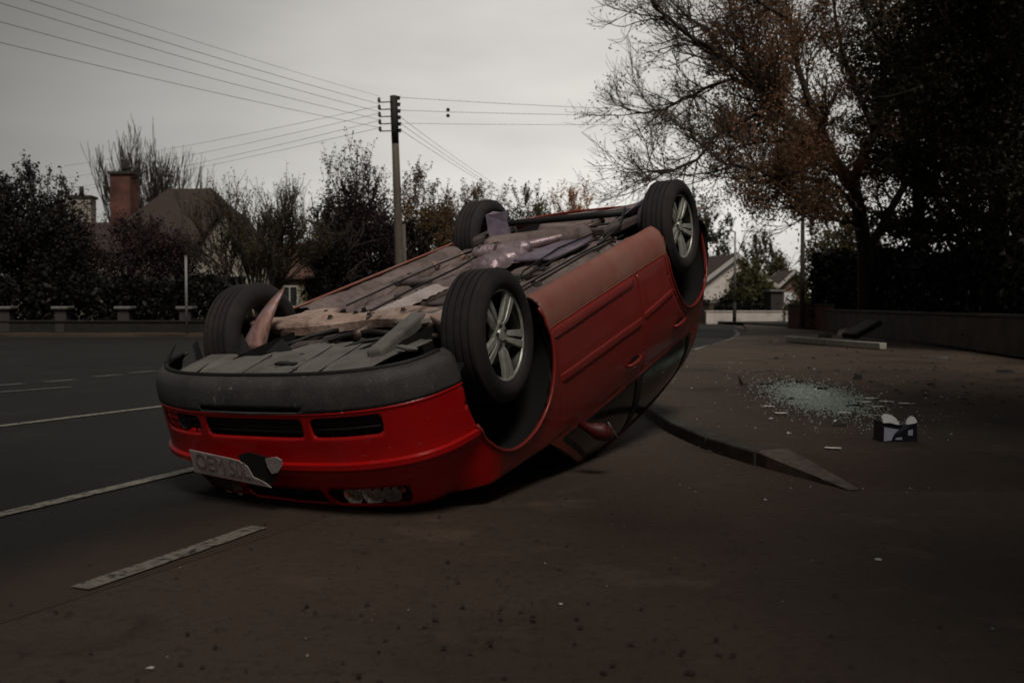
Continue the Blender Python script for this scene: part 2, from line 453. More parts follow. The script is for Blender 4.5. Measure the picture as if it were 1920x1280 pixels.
e1, e2 = G(60, 1150), G(520, 1000)
dv = (e2 - e1).normalized()
road_edge = [e1 - dv * 30, e1, e2, e2 + dv * 2.5, G(1120, 735), G(1270, 672), G(1330, 650), G(1372, 638), G(1394, 626), G(1392, 616), G(1372, 609.5)]
def dusty_edge(m, p, n, col, w0, w1):
    nt = m.node_tree; N, L = nt.nodes.new, nt.links.new
    b = nt.nodes['Principled BSDF']; src = b.inputs['Base Color'].links[0].from_socket
    tc = N("ShaderNodeTexCoord")
    sub = N("ShaderNodeVectorMath"); sub.operation = 'SUBTRACT'; L(tc.outputs['Object'], sub.inputs[0]); sub.inputs[1].default_value = p
    dt = N("ShaderNodeVectorMath"); dt.operation = 'DOT_PRODUCT'; L(sub.outputs[0], dt.inputs[0]); dt.inputs[1].default_value = n
    nz = N("ShaderNodeTexNoise"); nz.inputs['Scale'].default_value = 3.0; nz.inputs['Detail'].default_value = 8; L(tc.outputs['Object'], nz.inputs['Vector'])
    ad = N("ShaderNodeMath"); ad.operation = 'MULTIPLY_ADD'; L(nz.outputs[0], ad.inputs[0]); ad.inputs[1].default_value = .5; L(dt.outputs['Value'], ad.inputs[2])
    r = N("ShaderNodeMapRange"); r.inputs[1].default_value = w0 + .25; r.inputs[2].default_value = w1 + .25; r.inputs[3].default_value = 1; r.inputs[4].default_value = 0
    L(ad.outputs[0], r.inputs[0])
    x = N("ShaderNodeMix"); x.data_type = 'RGBA'; L(r.outputs[0], x.inputs[0]); L(src, x.inputs[6]); x.inputs[7].default_value = (*col, 1)
    L(x.outputs[2], b.inputs['Base Color'])


nrm_ = Vector((-dv.y, dv.x, 0)); nrm_ = nrm_ if nrm_.x < 0 else -nrm_
dusty_edge(M_ROAD, e1, nrm_, (.072, .048, .034), .12, .75)
rp_ = [(-80, -25)] + [(p.x, p.y) for p in road_edge] + [(8.5, 46), (-80, 40)]
rm_ = MB().sheet(rp_, .002)
nr_ = len(rp_)
rm_.add([(x, y, .002) for x, y in rp_] + [(x, y, -.004) for x, y in rp_], [(i, (i + 1) % nr_, nr_ + (i + 1) % nr_, nr_ + i) for i in range(nr_)])
road = rm_.build('road', M_ROAD)
tag(road, kind='structure')


def stripe(pts, w, m=M_LINE, z=0.008, name='road_marking', jag=0.004):
    """A painted line of width w along ground points, ragged edges."""
    pts = [Vector((p[0], p[1], 0)) for p in pts]
    fine = []
    for a, b in zip(pts[:-1], pts[1:]):
        n = max(2, int((b - a).length / 0.08)); n = min(n, 120)
        for k in range(n): fine.append(a.lerp(b, k / n))
    fine.append(pts[-1])
    vs, fs = [], []
    for i, p in enumerate(fine):
        d = (fine[min(i + 1, len(fine) - 1)] - fine[max(i - 1, 0)]).normalized()
        s = Vector((-d.y, d.x, 0))
        vs.append(p + s * (w / 2 + rnd.uniform(-jag, jag)) + Vector((0, 0, z)))
        vs.append(p - s * (w / 2 + rnd.uniform(-jag, jag)) + Vector((0, 0, z)))
        if i: fs.append((2 * i - 2, 2 * i - 1, 2 * i + 1, 2 * i))
    o = MB().add(vs, fs).build(name, m)
    return tag(o, kind='structure')


# near marking has a slanted end towards the camera
stripe([G(150, 1106), G(486, 990)], 0.085)
stripe([G(-260, 1030), G(0, 967), G(330, 889), G(420, 867)], 0.085)
stripe([G(-260, 832), G(0, 800), G(300, 763), G(520, 735)], 0.10)
stripe([G(-200, 752), G(0, 736), G(135, 726)], 0.12, M_LINE_OLD)
for a, b in (((-60, 727), (45, 720)), ((85, 717), (142, 712)), ((176, 707), (226, 703)), ((243, 700), (292, 696)), ((315, 694), (372, 689))):
    stripe([G(*a), G(*b)], 0.17, M_LINE_OLD)
for seg in (((1262, 668), (1290, 660)), ((1300, 656), (1336, 647)), ((1342, 645), (1360, 640), (1374, 635), (1382, 629), (1384, 624), (1378, 619))):
    stripe([G(*p) for p in seg], 0.14)
for a, b, w in (((1275, 691), (1352, 685), .10), ((1392, 686), (1470, 681), .06), ((1400, 711), (1470, 703), .06), ((1262, 757), (1330, 736), .035),
                ((1290, 748), (1345, 741), .03), ((1270, 762), (1360, 757), .025), ((1235, 775), (1268, 758), .05)):
    stripe([G(*a), G(*b)], w, M_LINE_OLD, z=PZ + .008 if a[1] < 765 and a[0] > 1380 else 0.012, name='scrape_mark', jag=.012)

# pavement slab with its kerb: raised on the right, dropping to the level of the forecourt in front
k0, k1, k2a, k2, k3 = G(1165, 735), G(1222, 787), G(1258, 812), G(1325, 843), G(1418, 873)
kerb_line = [G(1397, 616), G(1400, 627), G(1378, 639.5), G(1334, 652), G(1276, 675), G(1200, 712), k0, k1, k2a, k2, k3]
pave = MB()
tip = G(1592, 920)
outer = [(p.x, p.y) for p in kerb_line]
ramp_top = [(k3.x + .25, k3.y - .02), (3.2, 5.55), (6.5, 6.2), (14, 6.6)]
ramp_bot = [(tip.x, tip.y), (3.2, 4.75), (6.5, 5.3), (14, 5.6)]
top_poly = outer + ramp_top + [(14, 60), (9.5, 60), (10.4, 44)]
pave.sheet(top_poly, PZ)
vs = [(x, y, PZ) for x, y in ramp_top] + [(x, y, 0.0) for x, y in ramp_bot]
pave.add(vs, [(0, 1, 5, 4), (1, 2, 6, 5), (2, 3, 7, 6)])
pave.add([(k3.x, k3.y, PZ), (ramp_top[0][0], ramp_top[0][1], PZ), (tip.x, tip.y, 0), (k3.x, k3.y, 0)], [(0, 2, 1), (0, 3, 2)])
for (xa, ya), (xb, yb) in zip(outer[:-1], outer[1:]):
    pave.add([(xa, ya, PZ), (xb, yb, PZ), (xb, yb, -.01), (xa, ya, -.01)], [(0, 1, 2, 3)])
po = pave.build('pavement', M_PAVE, recalc=False)
for p_ in po.data.polygons:
    if p_.normal.z < -.01: p_.flip()
tag(po, kind='structure')

kb = MB()
kw = 0.12
for i, p in enumerate(kerb_line[:-1]):
    if i < 4: continue
    a, b = kerb_line[i], kerb_line[i + 1]
    L_ = (b - a).length; n = 1
    for k in range(n):
        p0 = a.lerp(b, k / n); p1 = a.lerp(b, (k + 1) / n)
        d = (p1 - p0).normalized(); s = Vector((d.y, -d.x, 0))      # road side
        if s.dot(Vector((-1, -.3, 0))) < 0: s = -s
        p0 = p0 + d * .003; p1 = p1 - d * .003
        q = [p0 + s * .012, p1 + s * .012, p1 - s * (kw), p0 - s * (kw)]
        zt = PZ + .006
        kb.add([(v.x, v.y, -.02) for v in q] + [(v.x, v.y, zt) for v in q], [(0, 1, 5, 4), (1, 2, 6, 5), (2, 3, 7, 6), (3, 0, 4, 7), (4, 5, 6, 7)])
ko = kb.build('kerb', M_KERB, bevel=.012)
tag(ko, kind='structure')
# the dropper: the last kerb stone slopes from kerb height to nothing
d = (tip - k3).normalized(); s = Vector((-d.y, d.x, 0))
if s.y < 0: s = -s
nseg = 10
kd = MB(); vs = []; fs = []
for i in range(nseg + 1):
    t = i / nseg; p = k3.lerp(tip, t) + d * .006
    hgt = max(.006, (PZ + .012) * (1 - t) ** .8); wdt = .20 * (1 - t * .7)
    vs += [(p.x, p.y, -.02), (p.x, p.y, hgt * .8), (p.x + s.x * .03, p.y + s.y * .03, hgt), (p.x + s.x * wdt, p.y + s.y * wdt, hgt), (p.x + s.x * wdt, p.y + s.y * wdt, -.02)]
    if i:
        for k in range(4): fs.append(((i - 1) * 5 + k, (i - 1) * 5 + k + 1, i * 5 + k + 1, i * 5 + k))
fs.append((0, 1, 2, 3, 4))
kd.add(vs, fs)
tag(kd.build('kerb_dropper', M_KERBL, auto=40), kind='structure')

# far side: verge and footway under the garden wall, left
fk = MB()
fk.add([(-60, 27.6, .09), (-3.2, 27.0, .09), (-2.0, 30.5, .09), (0.5, 40, .09), (-60, 60, .09), (-60, 27.6, -.02), (-3.2, 27.0, -.02), (-2.0, 30.5, -.02), (0.5, 40, -.02)],
       [(0, 1, 2, 3, 4), (0, 5, 6, 1), (1, 6, 7, 2), (2, 7, 8, 3)])
tag(fk.build('far_pavement', M_PAVE), kind='structure')
vg = MB().sheet([(-62, 29.2), (-2.6, 29.0), (0.2, 40.5), (8, 60), (8, 160), (-62, 160)], .12).build('verge', M_EARTH)
tag(vg, kind='structure')
vg2 = MB().sheet([(8.2, 47), (9.3, 47), (10.6, 33), (7.7, 14.5), (7.0, 3), (60, 3), (60, 160), (8.2, 160)], .125).build('garden_ground', M_EARTH)
tag(vg2, kind='structure')


# ------------------------------------------------------------------ the overturned car
CAR = empty('overturned_car')
MW = Matrix(((-0.47892734, -0.86183661, 0.16693188, -0.8005168),
             (-0.83566243, 0.50583433, 0.21400921, 4.8951852),
             (-0.26888085, -0.03700384, -0.96246237, 0.06039298 + CAM_H), (0, 0, 0, 1)))
CAR.matrix_world = MW
MI = MW.inverted()
tag(CAR, 'red hatchback lying overturned on its roof across the road edge, wheels in the air', 'car')


def crush(v, zmin=.006):
    w = MW @ Vector(v)
    if w.z < zmin:
        w.z = zmin + .004 * (math.sin(w.x * 9) * math.cos(w.y * 7) + 1)
        return MI @ w
    return Vector(v)


# plan outline, right half (y negative), from nose centre to tail centre
def plan_points():
    pts = []
    a, b, p, x0 = .50, .865, 2.9, .36
    for i in range(61):
        th = math.pi / 2 * i / 60
        c, s_ = math.cos(th), math.sin(th)
        pts.append((x0 + a * c ** (2 / p), -b * s_ ** (2 / p)))
    xs = np.linspace(.36, -2.62, 80)[1:-1]
    for x in xs:
        t = (x - .36) / (-2.62 - .36)
        pts.append((x, -(.865 + .008 * math.sin(math.pi * t) - .012 * t)))
    a, b, p, x0 = .66, .853, 2.5, -2.62
    for i in range(41):
        th = math.pi / 2 * (1 - i / 40)
        c, s_ = math.cos(th), math.sin(th)
        pts.append((x0 - a * max(c, 0) ** (2 / p), -b * max(s_, 0) ** (2 / p)))
    return np.array(pts)


PL = plan_points()
PS = np.concatenate([[0], np.cumsum(np.hypot(*(PL[1:] - PL[:-1]).T))])
STOT = PS[-1]
iside0, iside1 = 60, 60 + 79


def plan(s_):
    return np.array([np.interp(s_, PS, PL[:, 0]), np.interp(s_, PS, PL[:, 1])])


def plan_n(s_):
    e = .012
    a = plan(max(s_ - e, 0)); b = plan(min(s_ + e, STOT))
    t = b - a
    if s_ < e: t = np.array([0, -1.0])
    if s_ > STOT - e: t = np.array([0, 1.0])
    t = t / (np.hypot(*t) + 1e-9)
    return np.array([-t[1], t[0]])       # outward


def s_of_x(x):
    i0, i1 = iside0 - 25, iside1 + 15
    return float(np.interp(-x, -PL[i0:i1, 0], PS[i0:i1]))


def s_of_y(y):          # on the nose
    return float(np.interp(-y, -PL[:59, 1], PS[:59]))


FRONT = np.array([(.165, .075), (.18, .04), (.20, .018), (.25, .003), (.30, .0), (.325, .0), (.33, .004), (.45, .004), (.52, .006), (.545, .004), (.552, -.012), (.575, -.012), (.585, .012), (.60, .030), (.64, .056), (.70, .084), (.74, .098), (.80, .130), (.85, .17), (1.0, .3)])
SIDE = np.array([(.165, .10), (.18, .075), (.20, .055), (.24, .036), (.30, .026), (.338, .026), (.345, .012), (.40, .006), (.55, .0), (.65, .002), (.75, .014), (.85, .034), (.95, .066), (1.0, .085)])
REAR = np.array([(.165, .12), (.22, .06), (.30, .02), (.45, .0), (.60, .0), (.66, .03), (.70, .06), (.95, .10), (1.0, .12)])
sA, sB = s_of_x(.50), s_of_x(.30)
sC, sD = s_of_x(-2.85), s_of_x(-3.05)


def inset(s_, z):
    f, sd, r = np.interp(z, FRONT[:, 0], FRONT[:, 1]), np.interp(z, SIDE[:, 0], SIDE[:, 1]), np.interp(z, REAR[:, 0], REAR[:, 1])
    wf = 1 - min(max((s_ - sA) / (sB - sA), 0), 1); wf = wf * wf * (3 - 2 * wf)
    wr = min(max((s_ - sC) / (sD - sC), 0), 1)
    return f * wf + sd * (1 - wf) * (1 - wr) + r * wr * (1 - wf)


def ztop(s_):
    x = plan(s_)[0]
    if s_ < sA: return .825 + .01 * (s_ / sA)
    return float(np.interp(-x, [-.5, .3, 1.0, 3.0, 3.4], [.835, .915, .955, 1.0, 1.0]))


def surf(s_, z, off=0.0):
    p = plan(s_); n = plan_n(s_)
    q = p - n * (inset(s_, z) - off + .0035 * mnoise.noise((s_ * 4.2, z * 5.5, 3.3)) * min(1, s_ / .3) + .006 * max(0, mnoise.noise((s_ * 2.1, z * 2.6, 9.1)) - .25))
    # slight lower fender bulge round the arches
    x = q[0]
    for cx, cz, rr in ((.03, .36, .415), (-2.51, .38, .42)):
        d = math.hypot(x - cx, z - cz) - rr
        if abs(d) < .09 and s_ > sA * .9 and s_ < sD:
            q = q + n * .012 * (1 - abs(d) / .09) * min(1, max(0, (s_ - sA * .9) / (sB - sA)))
    y = q[1]
    if s_ < 1e-6 or s_ > STOT - 1e-6: y = 0.0
    return Vector((q[0], min(y, 0), z))


def split(polys, f):
    """Cut parameter-space polygons along f=0 -> (f<0 side, f>=0 side)."""
    ins, outs = [], []
    for P in polys:
        d = [f(*p) for p in P]
        if all(k < 0 for k in d): ins.append(P); continue
        if all(k >= 0 for k in d): outs.append(P); continue
        a, b = [], []
        n = len(P)
        for i in range(n):
            p, q, dp, dq = P[i], P[(i + 1) % n], d[i], d[(i + 1) % n]
            (a if dp < 0 else b).append(p)
            if (dp < 0) != (dq < 0):
                lo, hi = 0.0, 1.0
                for _ in range(12):
                    m = (lo + hi) / 2
                    v = f(p[0] + (q[0] - p[0]) * m, p[1] + (q[1] - p[1]) * m)
                    if (v < 0) == (dp < 0): lo = m
                    else: hi = m
                c = (p[0] + (q[0] - p[0]) * hi, p[1] + (q[1] - p[1]) * hi)
                a.append(c); b.append(c)
        if len(a) > 2: ins.append(a)
        if len(b) > 2: outs.append(b)
    return ins, outs


def param_mesh(polys, fn, signs=(1, -1)):
    mb = MB(); key = {}
    for sg in signs:
        for P in polys:
            idx = []
            for p in P:
                v = fn(*p)
                v = crush(Vector((v[0], v[1] * sg, v[2])))
                k = (round(v[0], 4), round(v[1], 4), round(v[2], 4))
                if k not in key:
                    key[k] = len(mb.v); mb.v.append(tuple(v))
                if not idx or idx[-1] != key[k]: idx.append(key[k])
            if len(idx) > 2 and idx[0] == idx[-1]: idx.pop()
            if len(set(idx)) > 2 and len(set(idx)) == len(idx):
                mb.f.append(tuple(idx) if sg > 0 else tuple(reversed(idx)))
    return mb


ss = sorted(set([round(float(v), 5) for v in np.linspace(0, sB, 46)] + [round(float(v), 5) for v in np.linspace(sB, sC, 110)] + [round(float(v), 5) for v in np.linspace(sC, STOT, 26)]))
zz = [.165, .18, .20, .22, .25, .28, .30, .3249, .33, .338, .345, .36, .39, .42, .45, .48, .51, .535, .545, .552, .563, .575, .585, .60, .63, .66, .69, .72, .75, .78, .81, .84, .87, .90, .93, .96, 1.001]
grid = []
for i in range(len(ss) - 1):
    for j in range(len(zz) - 1):
        grid.append([(ss[i], zz[j]), (ss[i + 1], zz[j]), (ss[i + 1], zz[j + 1]), (ss[i], zz[j + 1])])
grid, _ = split(grid, lambda s_, z: z - ztop(s_))
xs_of = lambda s_: float(plan(s_)[0])
ARCHES = ((.03, .36, .415), (-2.51, .38, .42))
for cx, cz, rr in ARCHES:
    def f(s_, z, cx=cx, cz=cz, rr=rr):
        if s_ < s_of_y(-.70): return 1.0
        zz_ = z if z > cz else cz + (z - cz) * .55
        return math.hypot(xs_of(s_) - cx, zz_ - cz) - rr
    _, grid = split(grid, f)


def rrect(s0, s1, z0, z1, r):
    def f(s_, z):
        qx = abs(s_ - (s0 + s1) / 2) - (s1 - s0) / 2 + r; qy = abs(z - (z0 + z1) / 2) - (z1 - z0) / 2 + r
        return math.hypot(max(qx, 0), max(qy, 0)) + min(max(qx, qy), 0) - r
    return f


# doors
xF0, xS, xR1 = -.405, -1.57, -2.36


def f_fdoor(s_, z):
    x = xs_of(s_)
    if s_ < s_of_y(-.8): return 1.0
    d1 = -((xF0 - x)); d1 = x - (xF0 - .01 * max(0, (.6 - z)) * 0)
    d2 = (xS + .004) - x
    d3 = .345 - z
    return max(d1, d2, d3)


def f_rdoor(s_, z):
    x = xs_of(s_)
    if s_ < s_of_y(-.8): return 1.0
    d1 = x - (xS - .004); d2 = xR1 - x; d3 = .345 - z
    d4 = .455 - math.hypot(x + 2.51, z - .38)
    return max(d1, d2, d3, d4)


front_door, grid = split(grid, f_fdoor)
rear_door, grid = split(grid, f_rdoor)
gap = .0075
front_door, _ = split(front_door, lambda s_, z: f_fdoor(s_, z) + gap)
rear_door, _ = split(rear_door, lambda s_, z: f_rdoor(s_, z) + gap)
# front bumper: nose up to z=.60
s_arch = STOT


def f_bumper(s_, z):
    return max(s_ - s_of_x(.30), z - .605)


bumper, grid = split(grid, f_bumper)
valance, bumper = split(bumper, lambda s_, z: z - (.326 - .01 * min(1, s_ / s_of_y(-.7))))
# openings
cent, bumper = split(bumper, rrect(-.29, .29, .345, .432, .012))
sopen, bumper = split(bumper, rrect(s_of_y(-.335), s_of_y(-.66), .343, .432, .028))
slot, valance = split(valance, rrect(-.30, .30, .293, .314, .004))
hl_f = rrect(s_of_y(-.27), s_of_y(-.70), .705, .805, .03)
hl, grid = split(grid, hl_f)
ugr, grid = split(grid, rrect(-.24, .24, .715, .800, .01))
sill, grid = split(grid, lambda s_, z: max(z - .343, xs_of(s_) + .34, -2.1 - xs_of(s_)) if s_ > sA else 1.0)
rear_b, grid = split(grid, lambda s_, z: max(z - .62, xs_of(s_) + 2.93) if s_ > sA else 1.0)

wing, grid = split(grid, lambda s_, z: max(.22 - xs_of(s_), z - .99))
param_mesh(wing, surf).build('front_wing', M_RED, CAR, auto=32, solid=.010)
body = param_mesh(grid, surf).build('body_shell', M_REDD, CAR, auto=32, solid=.012)
param_mesh(sill, surf).build('sill', M_SILL, CAR, auto=32, solid=.012)
bump_o = param_mesh(bumper, surf).build('front_bumper', M_RED, CAR, auto=30, solid=.010)
param_mesh(valance, surf).build('bumper_valance', M_VAL, bump_o, auto=35, solid=.010)
param_mesh(rear_b, surf).build('rear_bumper', M_REDD, CAR, auto=32, solid=.010)


def recess(polys, depth, name, m, parent, slats, signs=(1, -1)):
    mb = param_mesh(polys, lambda s_, z: surf(s_, z, -depth), signs)
    o = mb.build(name, m, parent)
    return o


recess(cent, .045, 'lower_grille', M_BLACK, bump_o, 3)
recess(slot, .02, 'valance_slot', M_VOID, bump_o, 0)
# the grilles: slats as part of the grille mesh, one object each side
for sg in (1, -1):
    g = param_mesh(sopen, lambda s_, z: surf(s_, z, -.05), (sg,))
    for zc in (.372, .402):
        pts = [surf(s_, zc, -.022) for s_ in np.linspace(s_of_y(-.325), s_of_y(-.655), 9)]
        g.tube([Vector((p.x, p.y * sg, p.z)) for p in pts], .005, 6)
    for yc in (-.42, -.50, -.575):
        a, b = surf(s_of_y(yc), .338, -.03), surf(s_of_y(yc), .438, -.03)
        g.tube([(a.x, a.y * sg, a.z), (b.x, b.y * sg, b.z)], .004, 6)
    g.build('side_grille', M_BLACK, bump_o)
    # edge lip of the opening
g = MB()
for zc in (.365, .387, .41):
    pts = [surf(abs(s_), zc, -.02) for s_ in np.linspace(-.29, .29, 15)]
    ys = np.sign(np.linspace(-.29, .29, 15))
    g.tube([(p.x, p.y * (1 if q <= 0 else -1), p.z) for p, q in zip(pts, ys)], .0045, 6)
g.build('grille_slat', M_BLACK, bump_o)
param_mesh(ugr, lambda s_, z: surf(s_, z, -.02)).build('radiator_grille', M_BLACK, CAR)
# one torn fog-lamp housing in the left opening
fg = MB()
a = surf(s_of_y(-.50), .39, -.03)
fg.lathe([(.0, .0), (.028, .004), (.034, .02), (.036, .035)], 20, Matrix.Translation((a.x - .02, -a.y, a.z)) @ Matrix.Rotation(R(80), 4, 'Y'))
fg.build('fog_lamp', M_SHIELDL, bump_o, smooth=True)

# headlights
for sg in (1, -1):
    h = param_mesh(hl, lambda s_, z: surf(s_, z, -.075), (sg,)).build('headlight', M_BLACK, CAR)
    for yc, rr_, mm in ((-.375, .043, M_CHROME), (-.485, .047, M_CHROME), (-.59, .040, M_CHROME)):
        s_ = s_of_y(yc); p = surf(s_, .757, -.055); n = plan_n(s_)
        ax = Vector((n[0], n[1] * sg, .12)).normalized()
        Mx = Matrix.Translation((p.x, p.y * sg, p.z)) @ ax.to_track_quat('Z', 'Y').to_matrix().to_4x4()
        rb = MB().lathe([(.004, .016), (.012, .012), (.012, -.02), (.02, -.024), (rr_ * .7, -.008), (rr_, .022), (rr_ * 1.1, .024)], 24, Mx)
        rb.build('reflector', mm, h, smooth=True)
    s_ = s_of_y(-.325); p = surf(s_, .765, -.045)
    MB().lathe([(0, .014), (.014, .010), (.018, 0)], 14, Matrix.Translation((p.x, p.y * sg, p.z)) @ Matrix.Rotation(R(80), 4, 'Y')).build('indicator_lens', M_AMBER, h, smooth=True)
    s_ = s_of_y(-.655); p = surf(s_, .745, -.035)
    MB().lathe([(0, .012), (.010, .009), (.014, 0)], 14, Matrix.Translation((p.x, p.y * sg, p.z)) @ Matrix.Rotation(R(80), 4, 'Y')).build('indicator_lens', M_AMBER, h, smooth=True)
    # moulded clear cover: ribbed
    mcov = MATS.get('headlight_cover')
    if not mcov:
        mcov = bpy.data.materials.new('headlight_cover'); mcov.use_nodes = True
        nt = mcov.node_tree; nt.nodes.clear()
        o_ = nt.nodes.new('ShaderNodeOutputMaterial'); mx = nt.nodes.new('ShaderNodeMixShader'); tr = nt.nodes.new('ShaderNodeBsdfTransparent'); gl = nt.nodes.new('ShaderNodeBsdfGlossy')
        gl.inputs['Roughness'].default_value = .08
        fr = nt.nodes.new('ShaderNodeFresnel'); fr.inputs[0].default_value = 1.45
        nt.links.new(fr.outputs[0], mx.inputs[0]); nt.links.new(tr.outputs[0], mx.inputs[1]); nt.links.new(gl.outputs[0], mx.inputs[2]); nt.links.new(mx.outputs[0], o_.inputs[0])
        MATS['headlight_cover'] = mcov
    param_mesh(hl, lambda s_, z: surf(s_, z, -.002), (sg,)).build('lens_cover', mcov, h, smooth=True)

# bonnet
bs = [v for v in ss if plan(v)[0] > -.30 and v > 0] + [s_of_x(-.30)]
hb = MB(); nb = 15
for i, s_ in enumerate(bs):
    p = surf(s_, ztop(s_))
    for k in range(nb):
        t = -1 + 2 * k / (nb - 1)
        cr = .07 * (1 - abs(t) ** 2.2) * min(1, max(0, (.80 - p.x) / .5)) + .03 * (1 - t * t) * min(1, max(0, (.1 - p.x) / .3))
        w = min(1, i / 3)
        hb.v.append(tuple(crush((p.x, -p.y * t, p.z + cr))))
    if i:
        for k in range(nb - 1): hb.f.append(((i - 1) * nb + k, (i - 1) * nb + k + 1, i * nb + k + 1, i * nb + k))
hb.build('bonnet', M_RED, CAR, auto=40)

# greenhouse
XB0, XB1, XT0, XT1 = -.30, -3.10, -1.02, -2.86


def gh(u, v):
    xb = XB0 + (XB1 - XB0) * u
    b = surf(s_of_x(max(xb, -3.05)), ztop(s_of_x(max(xb, -3.05))))
    b = Vector((xb, b.y, b.z))
    xt = XT0 + (XT1 - XT0) * u
    zt = 1.385 + .03 * math.sin(math.pi * min(1, u * 1.1)) - .03 * u
    t = Vector((xt, -.60 + .03 * (abs(u - .5) * 2) ** 2, zt))
    p = b.lerp(t, v)
    p.y -= .035 * math.sin(math.pi * v)
    return p


ug = np.linspace(0, 1, 71); vg_ = np.linspace(0, 1, 21)
gp = [[(ug[i], vg_[j]), (ug[i + 1], vg_[j]), (ug[i + 1], vg_[j + 1]), (ug[i], vg_[j + 1])] for i in range(70) for j in range(20)]
gx = lambda u, v: (XB0 + (XB1 - XB0) * u) * (1 - v) + (XT0 + (XT1 - XT0) * u) * v
w1, gp = split(gp, lambda u, v: max(.09 - v, v - .90, .055 - u, -1.52 - gx(u, v)))
w2, gp = split(gp, lambda u, v: max(.09 - v, v - .90, gx(u, v) + 1.62, -2.52 - gx(u, v)))
pb, gp = split(gp, lambda u, v: max(.05 - v, v - .95, .03 - u, -2.58 - gx(u, v)))
param_mesh(gp, gh).build('roof_pillar', M_REDD, CAR, auto=40)
param_mesh(pb, gh).build('window_surround', M_BLACK, CAR, auto=40)
for sg in (1, -1):
    # doors with their own window, handle, strip
    for polys, win, nm, hx, lab in ((front_door, w1, 'front', -1.40, None), (rear_door, w2, 'rear', -2.22, None)):
        dr = param_mesh(polys, surf, (sg,)).build('door', M_REDD, CAR, auto=30, solid=.02)
        param_mesh(win, lambda u, v: gh(u, v) + Vector((0, .006, 0)), (sg,)).build('side_window', M_GLASS, dr, smooth=True)
        # rub strip along the middle of the door, lower trim strip
        x0, x1 = (xF0 - .012, xS + .016) if nm == 'front' else (xS - .016, -2.10)
        for (za, zb, th, nm2, xa, xb) in ((.588, .628, .012, 'rub_strip', x0, x1), (.352, .394, .014, 'trim_strip', x0, max(x1, -1.52))) if nm == 'front' else ((.598, .632, .012, 'rub_strip', x0, x1),):
            mb = MB(); nst = 24
            dz = (.022 if nm == 'front' else -.020) if nm2 == 'rub_strip' else .0
            for i in range(nst + 1):
                t = i / nst; x = xa + (xb - xa) * t; s_ = s_of_x(x)
                e = min(1, min(t, 1 - t) * 30)
                zo = dz * t
                prof = [(za - .004 + zo, -.004), (za + .002 + zo, th * e * .8), ((za + zb) / 2 + zo, th * e), (zb - .002 + zo, th * e * .8), (zb + .004 + zo, -.004)]
                for z, of in prof:
                    p = surf(s_, z, of); mb.v.append((p.x, p.y * sg, p.z))
                if i:
                    for k in range(4): mb.f.append(((i - 1) * 5 + k, (i - 1) * 5 + k + 1, i * 5 + k + 1, i * 5 + k))
            mb.build(nm2, M_REDD, dr, auto=40)
        # handle: flat near-black disc paints the shade of the cup, with a bar
        s0 = s_of_x(hx)
        mb = MB()
        cup = [surf(s_of_x(hx + .085 * math.cos(a)), .842 + .030 * math.sin(a), .0025) for a in np.linspace(0, 2 * math.pi, 20, endpoint=False)]
        mb.add([(p.x, p.y * sg, p.z) for p in cup], [tuple(range(20))])
        cup_o = mb.build('handle_cup_shade', M_VOID, dr)
        pts = [surf(s_of_x(hx + dx), .842, of) for dx, of in ((.10, .0), (.085, .020), (.0, .027), (-.085, .020), (-.10, .0))]
        MB().tube([(p.x, p.y * sg, p.z) for p in pts], .011, 8).build('door_handle', M_REDD, dr, smooth=True)
    # inner shadow gap behind the door seams
    bk = param_mesh([q for q in front_door + rear_door], lambda s_, z: surf(s_, z, -.03), (sg,))
    # broken mirror beside the front pillar
mm = MB()
pm = [surf(s_of_x(-.62), .93, .02) + Vector(v) for v in ((0, 0, 0), (.01, -.05, .02), (-.005, -.10, .045), (-.03, -.155, .075))]
mm.tube(pm, [.022, .026, .050, .040], 12)
mo = mm.build('door_mirror', M_REDDK, CAR, smooth=True)
MB().tube([pm[2] + Vector((-.03, -.048, -.04)), pm[2] + Vector((-.04, -.058, 0)), pm[3] + Vector((-.02, -.03, .03))], .005, 6).build('mirror_rim', M_SHIELDL, mo, smooth=True)

# door seam backing: a dark inner skin just inside the doors
seam = [[(s_, z) for s_, z in ((s_of_x(xa), za), (s_of_x(xb), za), (s_of_x(xb), zb), (s_of_x(xa), zb))]
        for xa, xb in zip(np.linspace(-.38, -2.0, 25)[:-1], np.linspace(-.38, -2.0, 25)[1:]) for za, zb in zip(np.linspace(.33, .95, 9)[:-1], np.linspace(.33, .95, 9)[1:])]
param_mesh(seam, lambda s_, z: surf(s_, z, -.03)).build('inner_skin', M_VOID, CAR)

# roof, windscreen, tail
rf = MB(); nx, ny = 24, 13
for i in range(nx):
    u = i / (nx - 1); a = gh(u, 1.0)
    for k in range(ny):
        t = -1 + 2 * k / (ny - 1)
        rf.v.append(tuple(crush((a.x, -a.y * t, a.z + .045 * (1 - t * t)))))
    if i:
        for k in range(ny - 1): rf.f.append(((i - 1) * ny + k, (i - 1) * ny + k + 1, i * ny + k + 1, i * ny + k))
rf.build('roof', M_REDD, CAR, smooth=True)


def ruled(a, b, crown, name, m):
    mb = MB(); n1, n2 = 10, 13
    for i in range(n1):
        p = a.lerp(b, i / (n1 - 1))
        for k in range(n2):
            t = -1 + 2 * k / (n2 - 1)
            c = crown[0] * (1 - i / (n1 - 1)) + crown[1] * i / (n1 - 1)
            mb.v.append(tuple(crush((p.x + .10 * (1 - t * t) * (1 if crown[2] > 0 else -1) * .6, -p.y * t, p.z + c * (1 - t * t)))))
        if i:
            for k in range(n2 - 1): mb.f.append(((i - 1) * n2 + k, (i - 1) * n2 + k + 1, i * n2 + k + 1, i * n2 + k))
    return mb.build(name, m, CAR, smooth=True)


